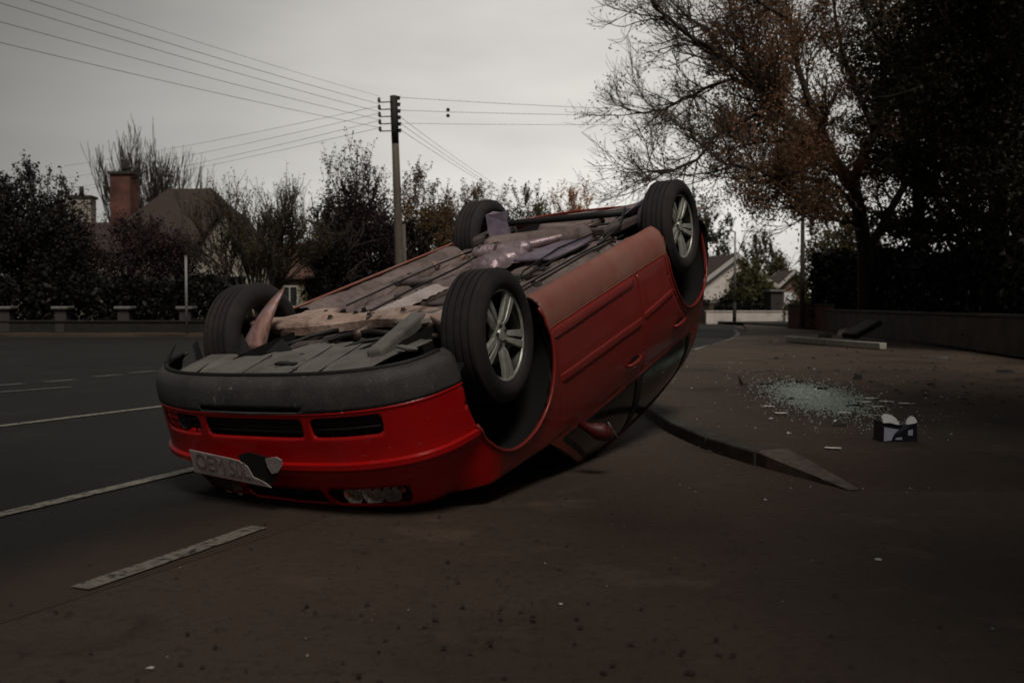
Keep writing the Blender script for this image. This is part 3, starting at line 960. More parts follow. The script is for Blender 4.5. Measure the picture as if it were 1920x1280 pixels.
ruled(gh(0, 0), gh(0, 1), (.10, .045, 1), 'windscreen', M_GLASS)
ruled(gh(1, 0), gh(1, 1), (.0, .045, -1), 'rear_window', M_GLASS)
tb = MB()
tail_s = [v for v in ss if plan(v)[0] < -2.95]
for i, s_ in enumerate(tail_s):
    p = surf(s_, ztop(s_) - .001)
    for k in range(5):
        t = -1 + 2 * k / 4
        tb.v.append((p.x, -p.y * t, p.z))
    if i:
        for k in range(4): tb.f.append(((i - 1) * 5 + k, (i - 1) * 5 + k + 1, i * 5 + k + 1, i * 5 + k))
tb.build('tailgate', M_REDD, CAR, smooth=True)

# number plate, hanging askew, one corner snapped off
xp = surf(0, .57, .02).x + .006
P2 = lambda y, z: Vector((xp + .012 - .10 * abs(y - .2) ** 2, y - .05, z - .022))
plate_poly = [(.425, .508), (.425, .618), (-.035, .668), (-.005, .645), (.055, .622), (.075, .572), (.115, .548), (.16, .538)]
po_ = MB().prism([P2(*q) for q in plate_poly], (.006, 0, 0)).build('number_plate', M_PLATE, CAR)
MB().prism([P2(*q) + Vector((-.004, 0, 0)) for q in [(.12, .52), (.05, .505), (-.07, .53), (-.085, .60), (-.03, .67), (.09, .64)]], (.005, 0, 0)).build('plate_backing', M_VOID, po_)
MB().prism([P2(*q) + Vector((.003, 0, 0)) for q in [(-.045, .530), (-.105, .520), (-.135, .535), (-.128, .562), (-.098, .592), (-.062, .600), (-.048, .57)]], (.006, 0, 0)).build('plate_fragment', M_PLATE, po_)
fc = bpy.data.curves.new('plate_lettering', 'FONT')
fc.body = "OEM 50L"; fc.size = .108; fc.extrude = .001; fc.space_character = .92
fc.materials.append(M_PLTEXT)
_tmp = bpy.data.objects.new('lettering_curve', fc); COL.objects.link(_tmp)
bpy.context.view_layer.update()
_me = bpy.data.meshes.new_from_object(_tmp.evaluated_get(bpy.context.evaluated_depsgraph_get()))
bpy.data.objects.remove(_tmp)
fo = bpy.data.objects.new('lettering', _me); COL.objects.link(fo); fo.parent = po_
# glyph x runs towards -y (picture right), glyph up towards -z (picture up)
slope = math.atan2(.058, .46)
tx = Vector((0, -math.cos(slope), math.sin(slope))); tz = Vector((1, 0, 0)); ty = tz.cross(tx)
Mt = Matrix((tx, ty, tz)).transposed().to_4x4(); Mt.translation = P2(.40, .588) + Vector((.0085, 0, 0))
fo.matrix_local = Mt @ Matrix.Diagonal((.86, 1, 1, 1))

# wheels -------------------------------------------------------
def tyre_mesh():
    ro, w = .316, .2025
    prof = [(.2175, -w / 2 + .012), (.228, -w / 2 + .002), (.25, -w / 2 - .006), (.272, -w / 2 - .004), (.293, -w / 2 + .006), (.306, -w / 2 + .018)]
    half = w / 2 - .022
    lanes = [(-half, -.058), (-.050, -.021), (-.013, .013), (.021, .050), (.058, half)]
    for a, b in lanes:
        prof += [(ro - .0095, a - .0004)] if a > -half + .001 else []
        prof += [(ro - (.003 if a < -half + .001 else 0) - .0005, a), (ro + .0005, (a + b) / 2), (ro - (.003 if b > half - .001 else 0), b)]
        prof += [(ro - .0095, b + .0004)] if b < half - .001 else []
    prof += [(.306, w / 2 - .018), (.293, w / 2 - .006), (.272, w / 2 + .004), (.25, w / 2 + .006), (.228, w / 2 - .002), (.2175, w / 2 - .012), (.21, w / 2 - .03), (.21, -w / 2 + .03)]
    return MB().lathe(prof, 96, None, closed=True)


def rim_barrel():
    return MB().lathe([(.2185, .092), (.221, .086), (.216, .078), (.206, .072), (.196, .055), (.190, .0), (.196, -.07), (.214, -.08), (.22, -.088)], 72)


def rim_face():
    mb = MB()
    mb.lathe([(.2195, .093), (.2215, .089), (.2185, .082), (.207, .080), (.203, .074), (.205, .068)], 72)
    mb.lathe([(.001, .070), (.026, .070), (.030, .066), (.033, .060), (.050, .064), (.064, .060), (.070, .048), (.068, .03)], 40)
    for k in range(5):
        a0 = 2 * math.pi * k / 5
        for sd in (-1, 1):
            # one prong of the twin spoke: tapered box from hub to rim lip
            pts = []
            for r, off, hw, z in ((.050, .0105, .0085, .058), (.085, .0175, .0130, .072), (.14, .0225, .0160, .078), (.185, .0255, .0178, .080), (.210, .0270, .0190, .078)):
                pts.append((r, off * sd, hw, z))
            Mz = Matrix.Rotation(a0, 4, 'Z')
            vs = []; fs = []
            for r, o, hw, z in pts:
                vs += [Mz @ Vector((r, o - hw, z - .022)), Mz @ Vector((r, o - hw, z - .003)), Mz @ Vector((r, o - hw * .86, z)), Mz @ Vector((r, o + hw * .86, z)), Mz @ Vector((r, o + hw, z - .003)), Mz @ Vector((r, o + hw, z - .022))]
            for i in range(4):
                for q in range(6):
                    fs.append((i * 6 + q, i * 6 + (q + 1) % 6, (i + 1) * 6 + (q + 1) % 6, (i + 1) * 6 + q))
            fs += [tuple(range(6)), tuple(range(24, 30))]
            mb.add(vs, fs)
    return mb


TY = tyre_mesh().build('tyre', M_TYRE, auto=40)
RB = rim_barrel().build('rim_barrel', M_ALLOYD, smooth=True)
RF = rim_face().build('rim', M_ALLOY, auto=35)
bd = MB().lathe([(.03, .02), (.135, .02), (.135, .004), (.05, .004)], 48)
for k in range(5):
    a = 2 * math.pi * (k + .5) / 5
    bd.lathe([(0, .072), (.009, .072), (.010, .06)], 8, Matrix.Translation((.045 * math.cos(a), .045 * math.sin(a), 0)))
BD = bd.build('brake_disc', M_STEEL, auto=35)
for o in (TY, RB, RF, BD):
    COL.objects.unlink(o)
first_wheel = True
WZ = .316 - .07
for wx, wy, steer, spin, camb in ((0, -.757, -5, 14, 0), (-2.511, -.745, 0, 16, 0), (0, .757, -6, 40, 0), (-2.511, .75, 0, 70, 0)):
    we = empty('wheel', parent=CAR)
    sgn = -1 if wy < 0 else 1
    # local Z of the wheel points outward
    Mx = Matrix.Translation((wx, wy, WZ)) @ Matrix.Rotation(R(steer), 4, 'Z') @ Matrix.Rotation(R(-90 * sgn), 4, 'X') @ Matrix.Rotation(R(spin), 4, 'Z')
    we.matrix_local = Mx
    for src in (TY, RB, RF, BD):
        c = src.copy(); COL.objects.link(c); c.parent = we
for o in (TY, RB, RF, BD):
    bpy.data.objects.remove(o)

# wheel-arch liners and lips ------------------------------------
for (cx, cz, rr), yin in zip(ARCHES, (.43, .50)):
    for sg in (1, -1):
        lm = MB(); n = 30
        for i in range(n + 1):
            a = R(-38 + 256 * i / n)
            x, z = cx + (rr + .012) * math.cos(a), cz + (rr + .012) * math.sin(a) * (1 if math.sin(a) > 0 else .40 / .55 * .55)
            z = max(z, .19)
            for y in (.845, .70, yin): lm.v.append((x, -y * sg, z))
            if i:
                for k in range(2): lm.f.append(((i - 1) * 3 + k, (i - 1) * 3 + k + 1, i * 3 + k + 1, i * 3 + k))
        lm.add([(cx - rr - .03, -yin * sg, .19), (cx + rr + .03, -yin * sg, .19), (cx + rr + .03, -yin * sg, .85), (cx - rr - .03, -yin * sg, .85)], [(0, 1, 2, 3)])
        lm.build('wheel_arch_liner', M_VOID, CAR, smooth=True, recalc=False)
        # rolled lip
        lp = []
        for i in range(41):
            a = R(-30 + 240 * i / 40)
            x = cx + rr * math.cos(a); z = cz + rr * math.sin(a) * (1 if math.sin(a) > 0 else 1 / .55 * .62)
            if z < .19: continue
            if x > .42 and z < .60: continue
            p = surf(s_of_x(x), z, .002); lp.append((p.x, p.y * sg, p.z))
        MB().tube(lp, .0085, 6).build('arch_lip', M_REDD, CAR, smooth=True)

# underside -----------------------------------------------------
fxs, fys = np.linspace(-.13, -3.18, 110), np.linspace(-.79, .79, 81)


def fz(x, y):
    z = .215
    a = abs(y - .02)
    tun = max(0, min(1, (.20 - a) / .06)); z += .075 * tun * (1 if x > -1.75 else 0)
    for yr in (.55, -.55):
        r = max(0, min(1, (.055 - abs(y - yr)) / .02)); z -= .028 * r * (1 if x > -1.95 else 0)
    for yr in (.36, -.36):
        r = max(0, min(1, (.03 - abs(y - yr)) / .015)); z += .016 * r * (1 if -1.5 < x < -.35 else 0)
    for xr in (-.62, -.86, -1.10, -1.34):
        r = max(0, min(1, (.035 - abs(x - xr)) / .02)); z += .012 * r * (1 if .24 < abs(y) < .50 else 0)
    if abs(y) > .66: z -= .040 * min(1, (abs(y) - .66) / .05)
    if x < -2.02: z += .05 * min(1, (-2.02 - x) / .1)
    d = math.hypot(x + 2.74, y - .05)
    if d < .36: z -= .10 * min(1, (.36 - d) / .07)
    for px_, py_, pr_ in ((-.55, .36, .05), (-1.2, .40, .06), (-1.55, -.40, .05), (-.75, -.42, .04), (-1.72, .42, .05), (-.95, .62, .03), (-1.45, .62, .03)):
        z += .014 * max(0, min(1, (pr_ - math.hypot(x - px_, y - py_)) / .015))
    z += .016 * mnoise.noise((x * 3.2, y * 4.1, 1.7)) + .008 * mnoise.noise((x * 11, y * 13, 4.2))
    return Vector((x, y, z))


fg_ = [[(fxs[i], fys[j]), (fxs[i + 1], fys[j]), (fxs[i + 1], fys[j + 1]), (fxs[i], fys[j + 1])] for i in range(109) for j in range(80)]
_, fg_ = split(fg_, lambda x, y: max(-.41 - x, .44 - abs(y)))
_, fg_ = split(fg_, lambda x, y: max(abs(x + 2.51) - .44, .51 - abs(y)))
tailc = lambda x, y: (-3.22 + .30 * max(0, abs(y) - .35) ** 1.5) - x
fg_, _ = split(fg_, tailc)
mb = MB(); key = {}
for P in fg_:
    idx = []
    for p in P:
        v = fz(*p); k = (round(v.x, 4), round(v.y, 4), round(v.z, 4))
        if k not in key: key[k] = len(mb.v); mb.v.append(tuple(v))
        idx.append(key[k])
    if len(set(idx)) == len(idx): mb.f.append(tuple(idx))
mb.build('floor_pan', M_FLOOR, CAR, auto=40)

# engine bay: dark tub with the lumps of engine and gearbox in it
eb = MB()
eb.add([(.66, .50, .46), (.66, -.50, .46), (.45, -.74, .46), (-.2, -.74, .46), (-.2, .74, .46), (.45, .74, .46)], [(0, 1, 2, 3, 4, 5)])
eb.add([(.40, .44, .19), (.40, .44, .52), (-.42, .44, .52), (-.42, .44, .19)], [(0, 1, 2, 3)])
eb.add([(.40, -.44, .19), (.40, -.44, .52), (-.42, -.44, .52), (-.42, -.44, .19)], [(0, 1, 2, 3)])
eb.add([(-.14, .44, .22), (-.14, -.44, .22), (-.2, -.44, .52), (-.2, .44, .52)], [(0, 1, 2, 3)])
eb.build('engine_bay', M_VOID, CAR, recalc=False)
en = MB()
en.box((.16, -.02, .33), (.30, .34, .16)); en.box((.12, .26, .345), (.26, .22, .15)); en.box((.10, -.28, .34), (.22, .18, .14))
en.tube([(.12, .15, .27), (.12, .55, .26)], [.06, .035], 14)
en.build('engine_sump', M_FLOORD, CAR, bevel=.025)
for pts, r_ in (([(.25, .30, .24), (.12, .22, .235), (.02, .10, .22), (-.02, -.05, .215), (.0, -.22, .225)], .016), ([(.28, -.05, .23), (.15, -.12, .215), (.05, -.3, .22)], .012),
                ([(.22, .45, .23), (.12, .33, .215), (.05, .30, .21), (-.04, .18, .205)], .011)):
    MB().tube(pts, r_, 8).build('hose', M_BLACK, CAR, smooth=True)

# subframe and lower arms
def plate(pts, z, th, name, m, parent=CAR, bevel=.01):
    return MB().prism([(x, y, z if not callable(z) else z(x, y)) for x, y in pts], (0, 0, th)).build(name, m, parent, bevel=bevel)


zs = lambda x, y: .165 - .02 * math.cos(y * 6)
sf = MB()
nseg = 40
for i in range(nseg + 1):
    y = .62 - 1.24 * i / nseg
    xf = -.05 - .07 * math.cos(y * 5.2) - .03 * math.sin(y * 11); xb = -.30 - .03 * math.cos(y * 9)
    zc = .172 + .012 * math.sin(y * 9)
    for x, z in ((xf, zc + .05), (xf, zc + .006), (xf - .018, zc - .006), ((xf + xb) / 2 + .03, zc - .010), ((xf + xb) / 2, zc + .006), (xb + .02, zc - .004), (xb, zc + .008), (xb, zc + .05)):
        sf.v.append((x, y, z))
    if i:
        for k in range(7): sf.f.append(((i - 1) * 8 + k, (i - 1) * 8 + k + 1, i * 8 + k + 1, i * 8 + k))
sfo = sf.build('subframe', M_RUST, CAR, auto=35)
for x, y in ((-.13, .30), (-.20, .18), (-.15, .05), (-.22, -.12), (-.14, -.28), (-.24, .42), (-.12, .48), (-.22, -.46)):
    MB().lathe([(0, -.012), (.011, -.012), (.013, .0), (.02, .002)], 8, Matrix.Translation((x, y, .16))).build('bolt', M_STEEL, sfo)
for sg in (1, -1):
    MB().prism([(x, y * sg, .155 - .035 * max(0, (y - .45)) / .3) for x, y in ((-.08, .38), (.05, .52), (.045, .72), (-.03, .74), (-.10, .60), (-.30, .50), (-.32, .38))], (0, 0, .03)).build('control_arm', M_RUST, CAR, bevel=.01)
    MB().tube([(.0, .16 * sg, .25), (.0, .30 * sg, .245), (.0, .66 * sg, .235)], [.035, .016, .016], 12).build('drive_shaft', M_STEEL, CAR, smooth=True)
    MB().lathe([(.045, -.07), (.055, -.05), (.04, -.03), (.052, -.01), (.036, .01), (.045, .03), (.03, .05)], 16, Matrix.Translation((.0, .60 * sg, .237)) @ Matrix.Rotation(R(90), 4, 'X')).build('driveshaft_boot', M_BLACK, CAR, smooth=True)
    # rear hub side: trailing arm, spring, damper, brake backplate
    MB().prism([(x, y * sg, .12) for x, y in ((-1.95, .50), (-2.05, .56), (-2.55, .60), (-2.58, .50), (-2.35, .42))], (0, 0, .06)).build('trailing_arm', M_FLOORD, CAR, bevel=.015)
    sp = [(-2.36 + .055 * math.cos(t), (.45 + .055 * math.sin(t)) * sg, .12 + t * .0062) for t in np.linspace(0, 2 * math.pi * 4.5, 70)]
    MB().tube(sp, .008, 6).build('coil_spring', M_BLACK, CAR, smooth=True)
    MB().tube([(-2.56, .52 * sg, .10), (-2.62, .50 * sg, .45)], [.022, .03], 10).build('damper', M_BLACK, CAR, smooth=True)

# transverse rear beam and stray pipe
MB().tube([(-2.30, .56, .085), (-2.28, .3, .085), (-2.28, -.3, .085), (-2.30, -.56, .085)], .024, 12).build('rear_axle_beam', M_BLACK, CAR, smooth=True)
# exhaust run: pipe, centre box, rear silencer
MB().tube([(.02, .02, .22), (-.15, .05, .225), (-.40, .06, .235), (-.9, .03, .235), (-1.25, .0, .225), (-1.36, .02, .21)], .026, 12).build('exhaust_pipe', M_PIPE, CAR, smooth=True)


def can(p, q, r1, r2, name, m, parent=CAR, sq=.75):
    p, q = Vector(p), Vector(q); d = q - p; L_ = d.length
    Mx = Matrix.Translation(p) @ d.to_track_quat('Z', 'Y').to_matrix().to_4x4()
    mb = MB().lathe([(.0, 0), (r1 * .45, 0), (r1 * .8, .015), (r1, .05), (r1 * 1.03, .06), (r1 * 1.0, .07), (r2, L_ - .07), (r2 * 1.03, L_ - .06), (r2 * 1.0, L_ - .05), (r2 * .8, L_ - .015), (r2 * .4, L_), (0, L_)], 24, Mx)
    return mb.build(name, m, parent, auto=50)


cs_ = MB(); nu_, nv_ = 44, 14
for i in range(nu_ + 1):
    t = i / nu_; x = -1.26 - .50 * t
    e_ = min(1, min(t, 1 - t) * 9) ** .5
    nar = 1 - .25 * math.exp(-((t - .45) / .05) ** 2)
    for k in range(nv_ + 1):
        a = math.pi * k / nv_
        y = .035 - (.11 + .03 * t) * nar * math.cos(a) * (.75 + .25 * e_) + .008 * mnoise.noise((x * 14, k * .6, 2))
        z = .215 - (.085 * nar * e_) * math.sin(a) ** .7 + .004 * math.sin(x * 110) * math.sin(a) + .010 * mnoise.noise((x * 12, k * .5, 7))
        cs_.v.append((x, y, z))
    if i:
        for k in range(nv_): cs_.f.append(((i - 1) * (nv_ + 1) + k, (i - 1) * (nv_ + 1) + k + 1, i * (nv_ + 1) + k + 1, i * (nv_ + 1) + k))
cs_.build('heat_shield', M_SHIELD, CAR, auto=50)
MB().tube([(-1.70, .02, .18), (-1.82, -.02, .165), (-1.95, -.16, .16), (-2.08, -.26, .155)], .028, 12).build('exhaust_pipe', M_SHIELD, CAR, smooth=True)
can((-1.62, .30, .16), (-1.70, -.10, .165), .05, .055, 'catalyst', M_SHIELD)
can((-1.94, .40, .195), (-2.06, -.36, .190), .085, .09, 'fuel_tank', M_FLOOR)
can((-2.66, -.12, .20), (-3.0, -.40, .20), .075, .08, 'rear_silencer', M_FLOOR)
MB().tube([(-2.10, -.26, .15), (-2.3, -.34, .13), (-2.55, -.16, .17), (-2.68, -.14, .20)], .022, 10).build('exhaust_pipe', M_PIPE, CAR, smooth=True)
# bright tunnel shield
hs_ = MB()
for i in range(21):
    x = -.26 - .62 * i / 20
    for k, (y, z) in enumerate(((.19, .205), (.15, .185), (.10, .180), (.07, .20), (.02, .205))):
        hs_.v.append((x, y + .006 * math.sin(i * 2.1 + k), z + .004 * math.sin(i * 3.7 + k * 2)))
    if i:
        for k in range(4): hs_.f.append(((i - 1) * 5 + k, (i - 1) * 5 + k + 1, i * 5 + k + 1, i * 5 + k))
hs_.build('heat_shield', M_ALU, CAR, smooth=True)
plate([(-1.40, -.12), (-1.36, -.40), (-1.62, -.46), (-1.95, -.42), (-1.92, -.20), (-1.70, -.14)], .172, .018, 'heat_shield', M_SHIELDL)
for yy, z0 in ((-.60, .172), (-.47, .178), (.45, .18), (-.66, .166)):
    MB().tube([(-.45, yy, z0), (-.9, yy - .01, z0 - .008), (-1.4, yy + .012, z0 - .004), (-1.9, yy, z0)], .0055, 6).build('brake_line', M_BLACK, CAR, smooth=True)
plate([(-.46, -.10), (-.46, -.34), (-.80, -.38), (-1.02, -.34), (-1.02, -.16), (-.7, -.12)], .190, .02, 'underfloor_cover', M_FLOORD, bevel=.015)
plate([(-.28, -.08), (-.10, -.10), (.02, -.30), (-.06, -.42), (-.32, -.40)], .168, .03, 'gearbox_bracket', M_TRAY, bevel=.015)

# straps, brackets, grommets, bolts and clips strewn over the underside
r9 = random.Random(19)
for (p, ax, rr_) in (((-1.66, .12, .163), 'X', .056), ((-1.64, .24, .161), 'X', .054), ((-2.70, -.15, .2), 'Y', .08)):
    MB().lathe([(rr_ * 1.0, -.012), (rr_ * 1.06, -.012), (rr_ * 1.06, .012), (rr_ * 1.0, .012)], 20, Matrix.Translation(p) @ Matrix.Rotation(R(90), 4, ax), closed=True).build('strap', M_FLOORD, CAR, auto=40)
for k in range(26):
    x, y = r9.uniform(-2.9, -.35), r9.choice([-1, 1]) * r9.uniform(.22, .66)
    if abs(x + 2.51) < .5 and abs(y) > .45: continue
    z = fz(x, y).z
    b_ = MB(); a_ = r9.uniform(0, 3.1); l_ = r9.uniform(.05, .13)
    m_ = Matrix.Rotation(a_, 3, 'Z')
    b_.box((x, y, z - .010), (l_, r9.uniform(.025, .05), .022), m_)
    b_.box(Vector((x, y, z - .024)) + m_ @ Vector((l_ * .3, 0, 0)), (.02, .03, .03), m_)
    b_.build('bracket', r9.choice([M_FLOORD, M_FLOORD, M_BLACK, M_RUST]), CAR, bevel=.004)
for k in range(34):
    x, y = r9.uniform(-2.9, -.4), r9.uniform(-.62, .62)
    if abs(y) < .2 or (abs(x + 2.51) < .5 and abs(y) > .45): continue
    z = fz(x, y).z; q = r9.uniform(.010, .024)
    MB().lathe([(0, -.006), (q * .7, -.006), (q, .004)], 12, Matrix.Translation((x, y, z))).build('grommet_or_hole_shade', M_BLACK, CAR, smooth=True)
for k, (pts, q) in enumerate((([(-.35, .20, .19), (-.8, .23, .185), (-1.3, .22, .18), (-1.9, .30, .165)], .010), ([(-.4, -.52, .172), (-.9, -.44, .185), (-1.1, -.36, .18), (-1.6, -.34, .165), (-2.0, -.40, .155)], .009),
                              ([(-1.75, .45, .175), (-1.95, .2, .14), (-2.1, -.1, .13), (-2.2, -.45, .14)], .011), ([(-2.15, -.52, .15), (-2.0, -.58, .13), (-1.85, -.5, .16)], .008), ([(-1.6, -.62, .16), (-2.0, -.60, .12), (-2.3, -.52, .06)], .013))):
    MB().tube([Vector(p) + Vector((0, 0, .006 * math.sin(j * 3 + k))) for j, p in enumerate(pts)], q * .7, 8).build('brake_line', M_BLACK, CAR, smooth=True)
# spare-wheel tub seams and the rear cross member
MB().box((-2.12, 0, .168), (.07, 1.0, .05)).build('cross_member', M_FLOORD, CAR, bevel=.012)
MB().box((-1.02, -.36, .196), (.06, .34, .03)).build('cross_member', M_FLOORD, CAR, bevel=.01)
MB().box((-1.02, .40, .196), (.06, .30, .03)).build('cross_member', M_FLOORD, CAR, bevel=.01)
# undertray behind the front bumper, ribs moulded in, torn rear edge
ut = MB(); nx_, ny_ = 26, 120
edge = lambda y: .305 + .02 * math.sin(y * 31) + (.06 if .46 < y < .62 else 0) - (.16 if -.2 < y < .22 else 0) + .012 * math.sin(y * 77) - (.18 if y < -.28 else 0)
for i in range(nx_ + 1):
    for j in range(ny_ + 1):
        y = .64 - 1.16 * j / ny_
        xa = edge(y); lipx = .36 + .455 * (1 - min(1, abs(y) / .83) ** 2.9) ** .345 - .03
        x = lipx + (xa - lipx) * i / nx_
        z = .205 + .006 * math.sin(x * 9)
        for yr in (.45, .22, .02, -.14, -.30):
            z += .010 * max(0, 1 - abs(y - yr - .22 * (x - .5)) / .022)
        if -.06 < y < .10 and .50 < x < .58: z += .035
        z += .03 * max(0, (.42 - x) / .1) * (1 if y > .3 else .2)
        if y > .5: z -= .05 * max(0, (.62 - x))
        ut.v.append((x, y, z))
for i in range(nx_):
    for j in range(ny_):
        a = i * (ny_ + 1) + j
        ut.f.append((a, a + 1, a + ny_ + 2, a + ny_ + 1))
uto = ut.build('undertray', M_TRAY, CAR, auto=30, solid=.006)
for y0, y1, x1 in ((.47, .52, .55), (.16, .22, .42), (-.12, -.06, .30), (-.28, -.22, .26)):
    x0 = .36 + .455 * (1 - min(1, abs(y0) / .83) ** 2.9) ** .345 - .07
    MB().tube([(x0, y0, .199), ((x0 + x1) / 2, (y0 + y1) / 2, .195), (x1, y1, .190)], [.0028, .0036, .0022], 6).build('rib', M_BLACK, uto, smooth=True)
for hx_, hy_, hr_ in ((.60, .30, .016), (.52, -.34, .020), (.45, .40, .018), (.40, .05, .014), (.62, -.10, .012), (.36, -.38, .022)):
    MB().lathe([(0, -.004), (hr_ * .8, -.004), (hr_, .003)], 14, Matrix.Translation((hx_, hy_, .199))).build('grommet_or_hole_shade', M_BLACK, uto, smooth=True)  # flat dark discs paint the shade of holes through the tray
MB().box((.545, .02, .197), (.03, .13, .012), Matrix.Rotation(R(8), 3, 'Z')).build('tray_slot', M_BLACK, uto)
for poly in ([(.42, .70, .20), (.40, .735, .11), (.415, .75, .13), (.47, .69, .20)], [(.30, .60, .18), (.24, .58, .13), (.33, .45, .19), (.36, .50, .20)], [(.33, .34, .20), (.25, .30, .16), (.30, .20, .20)]):
    MB().prism(poly, (.008, .004, .006)).build('torn_flap', M_BLACK, uto)
# chassis rail at the right end of the tray, and bumper lip rail
MB().bar((.46, -.44, .195), (-.10, -.30, .175), .085, .07).build('chassis_rail', M_TRAY, CAR, bevel=.015)
lp = []
for s_ in np.linspace(-s_of_x(.47), s_of_x(.47), 60):
    p = surf(abs(s_), .168, -.004); lp.append((p.x, p.y * (1 if s_ < 0 else -1), p.z))
MB().tube(lp, .011, 8).build('bumper_lip', M_BLACK, bump_o, smooth=True)
MB().prism([(.50, -.70, .15), (.43, -.66, .165), (.36, -.52, .17), (.38, -.50, .17), (.46, -.62, .165)], (0, 0, .008)).build('torn_flap', M_TRAY, uto)
MB().tube([(.62, .735, .165), (.55, .765, .13), (.50, .775, .10)], [.012, .009, .003], 6).build('torn_flap', M_BLACK, uto)

# torn splash guard standing up beside the front left wheel
sg_ = MB(); n1, n2 = 14, 8
for i in range(n1 + 1):
    t = i / n1
    cx_, cy_, cz_ = .23 - .24 * t, .56 - .10 * t, .20 - .245 * t - .03 * math.sin(math.pi * t)
    wd = (.085 * (1 - t) ** .75 + .004)
    for k in range(n2 + 1):
        q = -1 + 2 * k / n2
        sg_.v.append((cx_ + .04 * (1 - q * q) * (1 - t), cy_ + wd * q, cz_ + .05 * (q * q) * (1 - t)))
    if i:
        for k in range(n2): sg_.f.append(((i - 1) * (n2 + 1) + k, (i - 1) * (n2 + 1) + k + 1, i * (n2 + 1) + k + 1, i * (n2 + 1) + k))
sg_.build('splash_guard', M_GUARD, CAR, smooth=True, solid=.004)
# backplates by the rear wheels
MB().prism([(-2.05, .42, .18), (-2.08, .44, -.02), (-2.12, .40, -.035), (-2.13, .34, -.02), (-2.16, .30, -.03), (-2.14, .31, .05), (-2.12, .28, .18)], (-.012, .004, 0)).build('brake_shield', M_SHIELDL, CAR)
bp = MB().lathe([(.03, 0), (.13, .004), (.145, .02), (.15, .05)], 24, Matrix.Translation((-2.48, -.56, .20)) @ Matrix.Rotation(R(90), 4, 'X'))
bp.build('brake_drum', M_SHIELDL, CAR, smooth=True)
bp = MB().lathe([(.03, 0), (.13, .004), (.145, .02), (.15, .05)], 24, Matrix.Translation((-2.48, .56, .20)) @ Matrix.Rotation(R(-90), 4, 'X'))
bp.build('brake_drum', M_SHIELDL, CAR, smooth=True)
MB().prism([(-2.95, -.62, .24), (-2.45, -.50, .18), (-2.15, -.40, .16), (-2.18, -.50, .12), (-2.30, -.58, .06), (-2.45, -.60, .03), (-2.60, -.62, .06), (-2.8, -.64, .14)], (.0, .012, 0)).build('arch_panel', M_SHIELDL, CAR)

# ------------------------------------------------------------------ debris
def crumb_field():
    mb = MB()
    c = G(1522, 742, PZ)
    r2 = random.Random(3)
    for i in range(8900):
        k = r2.choice((.7, 1.0, 1.25)) if i < 8300 else 2.0
        if i > 8750: k = 4.5
        u_ = r2.gauss(0, .58); x, y = c.x + (r2.gauss(0, .165) + .17 * u_) * k, c.y - .10 + u_ * k * 1.15
        q = math.hypot((x - c.x) / .19, (y - c.y) / .45)
        if y < 5.9 or x < 1.5: continue
        s_ = .0035 + .006 * r2.random() ** 2 + (.004 if r2.random() < .05 else 0)
        e = Matrix.Rotation(r2.uniform(0, 6), 3, 'Z') @ Matrix.Rotation(r2.uniform(-.6, .6), 3, 'X')
        mb.box((x, y, PZ + s_ * .6 + (.008 * r2.random() if q < 1.5 else 0)), (s_ * 1.6, s_ * 1.2, s_), e)
    return mb


tag(crumb_field().build('shattered_glass', M_CRUMB, recalc=False), kind='stuff')
for i, (px, py, w, l, rz) in enumerate(((1440, 763, .05, .085, .1), (1464, 776, .05, .09, .0), (1584, 775, .04, .085, .1), (1632, 748, .06, .11, .25), (1622, 755, .06, .10, .2),
                                        (1661, 754, .05, .10, .1), (1646, 764, .045, .12, .2), (1695, 758, .05, .09, .0), (1562, 842, .05, .05, 1.0))):
    p = G(px, py, PZ)
    lab = ['pale paper scrap at the left edge of the shattered glass', 'pale paper scrap just in front of the shattered glass, left side', 'pale paper scrap in front of the right side of the shattered glass',
           'larger pale paper scrap behind the dark strip, right of the glass', 'pale paper scrap overlapped by the larger one right of the glass', 'pale paper scrap between the large scrap and the lone right-hand one',
           'long narrow paper scrap above the blue and white carton', 'lone pale paper scrap farthest right behind the carton', 'small grey paper scrap on the pavement past the tip of the kerb'][i]
    mb = MB(); n = 4
    e = Matrix.Rotation(rz, 3, 'Z')
    for a in range(n + 1):
        for b in range(3):
            v = e @ Vector((l * (a / n - .5), w * 1.8 * (b / 2 - .5), 0)); mb.v.append((v.x + p.x, v.y + p.y, PZ + .006 + .006 * abs(math.sin(a * 1.4 + b + i))))
    for a in range(n):
        for b in range(2): mb.f.append((a * 3 + b, a * 3 + b + 1, a * 3 + b + 4, a * 3 + b + 3))
    tag(mb.build('paper_scrap', M_PAPER, solid=.001), lab, 'paper scrap', 'paper scraps around the shattered glass')


def shard(px, py, size, lab, m=M_BLACK, h=.03, seed=0, z=PZ, cat='car fragment', grp='broken pieces scattered on the pavement'):
    r2 = random.Random(seed * 31 + 5); p = G(px, py, z)
    n = 7
    lo = []; hi = []
    for k in range(n):
        a = 2 * math.pi * k / n; q = r2.uniform(.55, 1.1)
        lo.append((p.x + size * q * math.cos(a), p.y + size * .8 * q * math.sin(a), z + .001 + r2.uniform(0, .004)))
        hi.append((p.x + size * q * .8 * math.cos(a) + r2.uniform(-.01, .01), p.y + size * .6 * q * math.sin(a), z + h * r2.uniform(.4, 1.0)))
    mb = MB().add(lo + hi, [tuple(range(n))[::-1], tuple(range(n, 2 * n))] + [(k, (k + 1) % n, n + (k + 1) % n, n + k) for k in range(n)])
    o = mb.build('plastic_fragment', m, auto=30)
    return tag(o, lab, cat, grp)


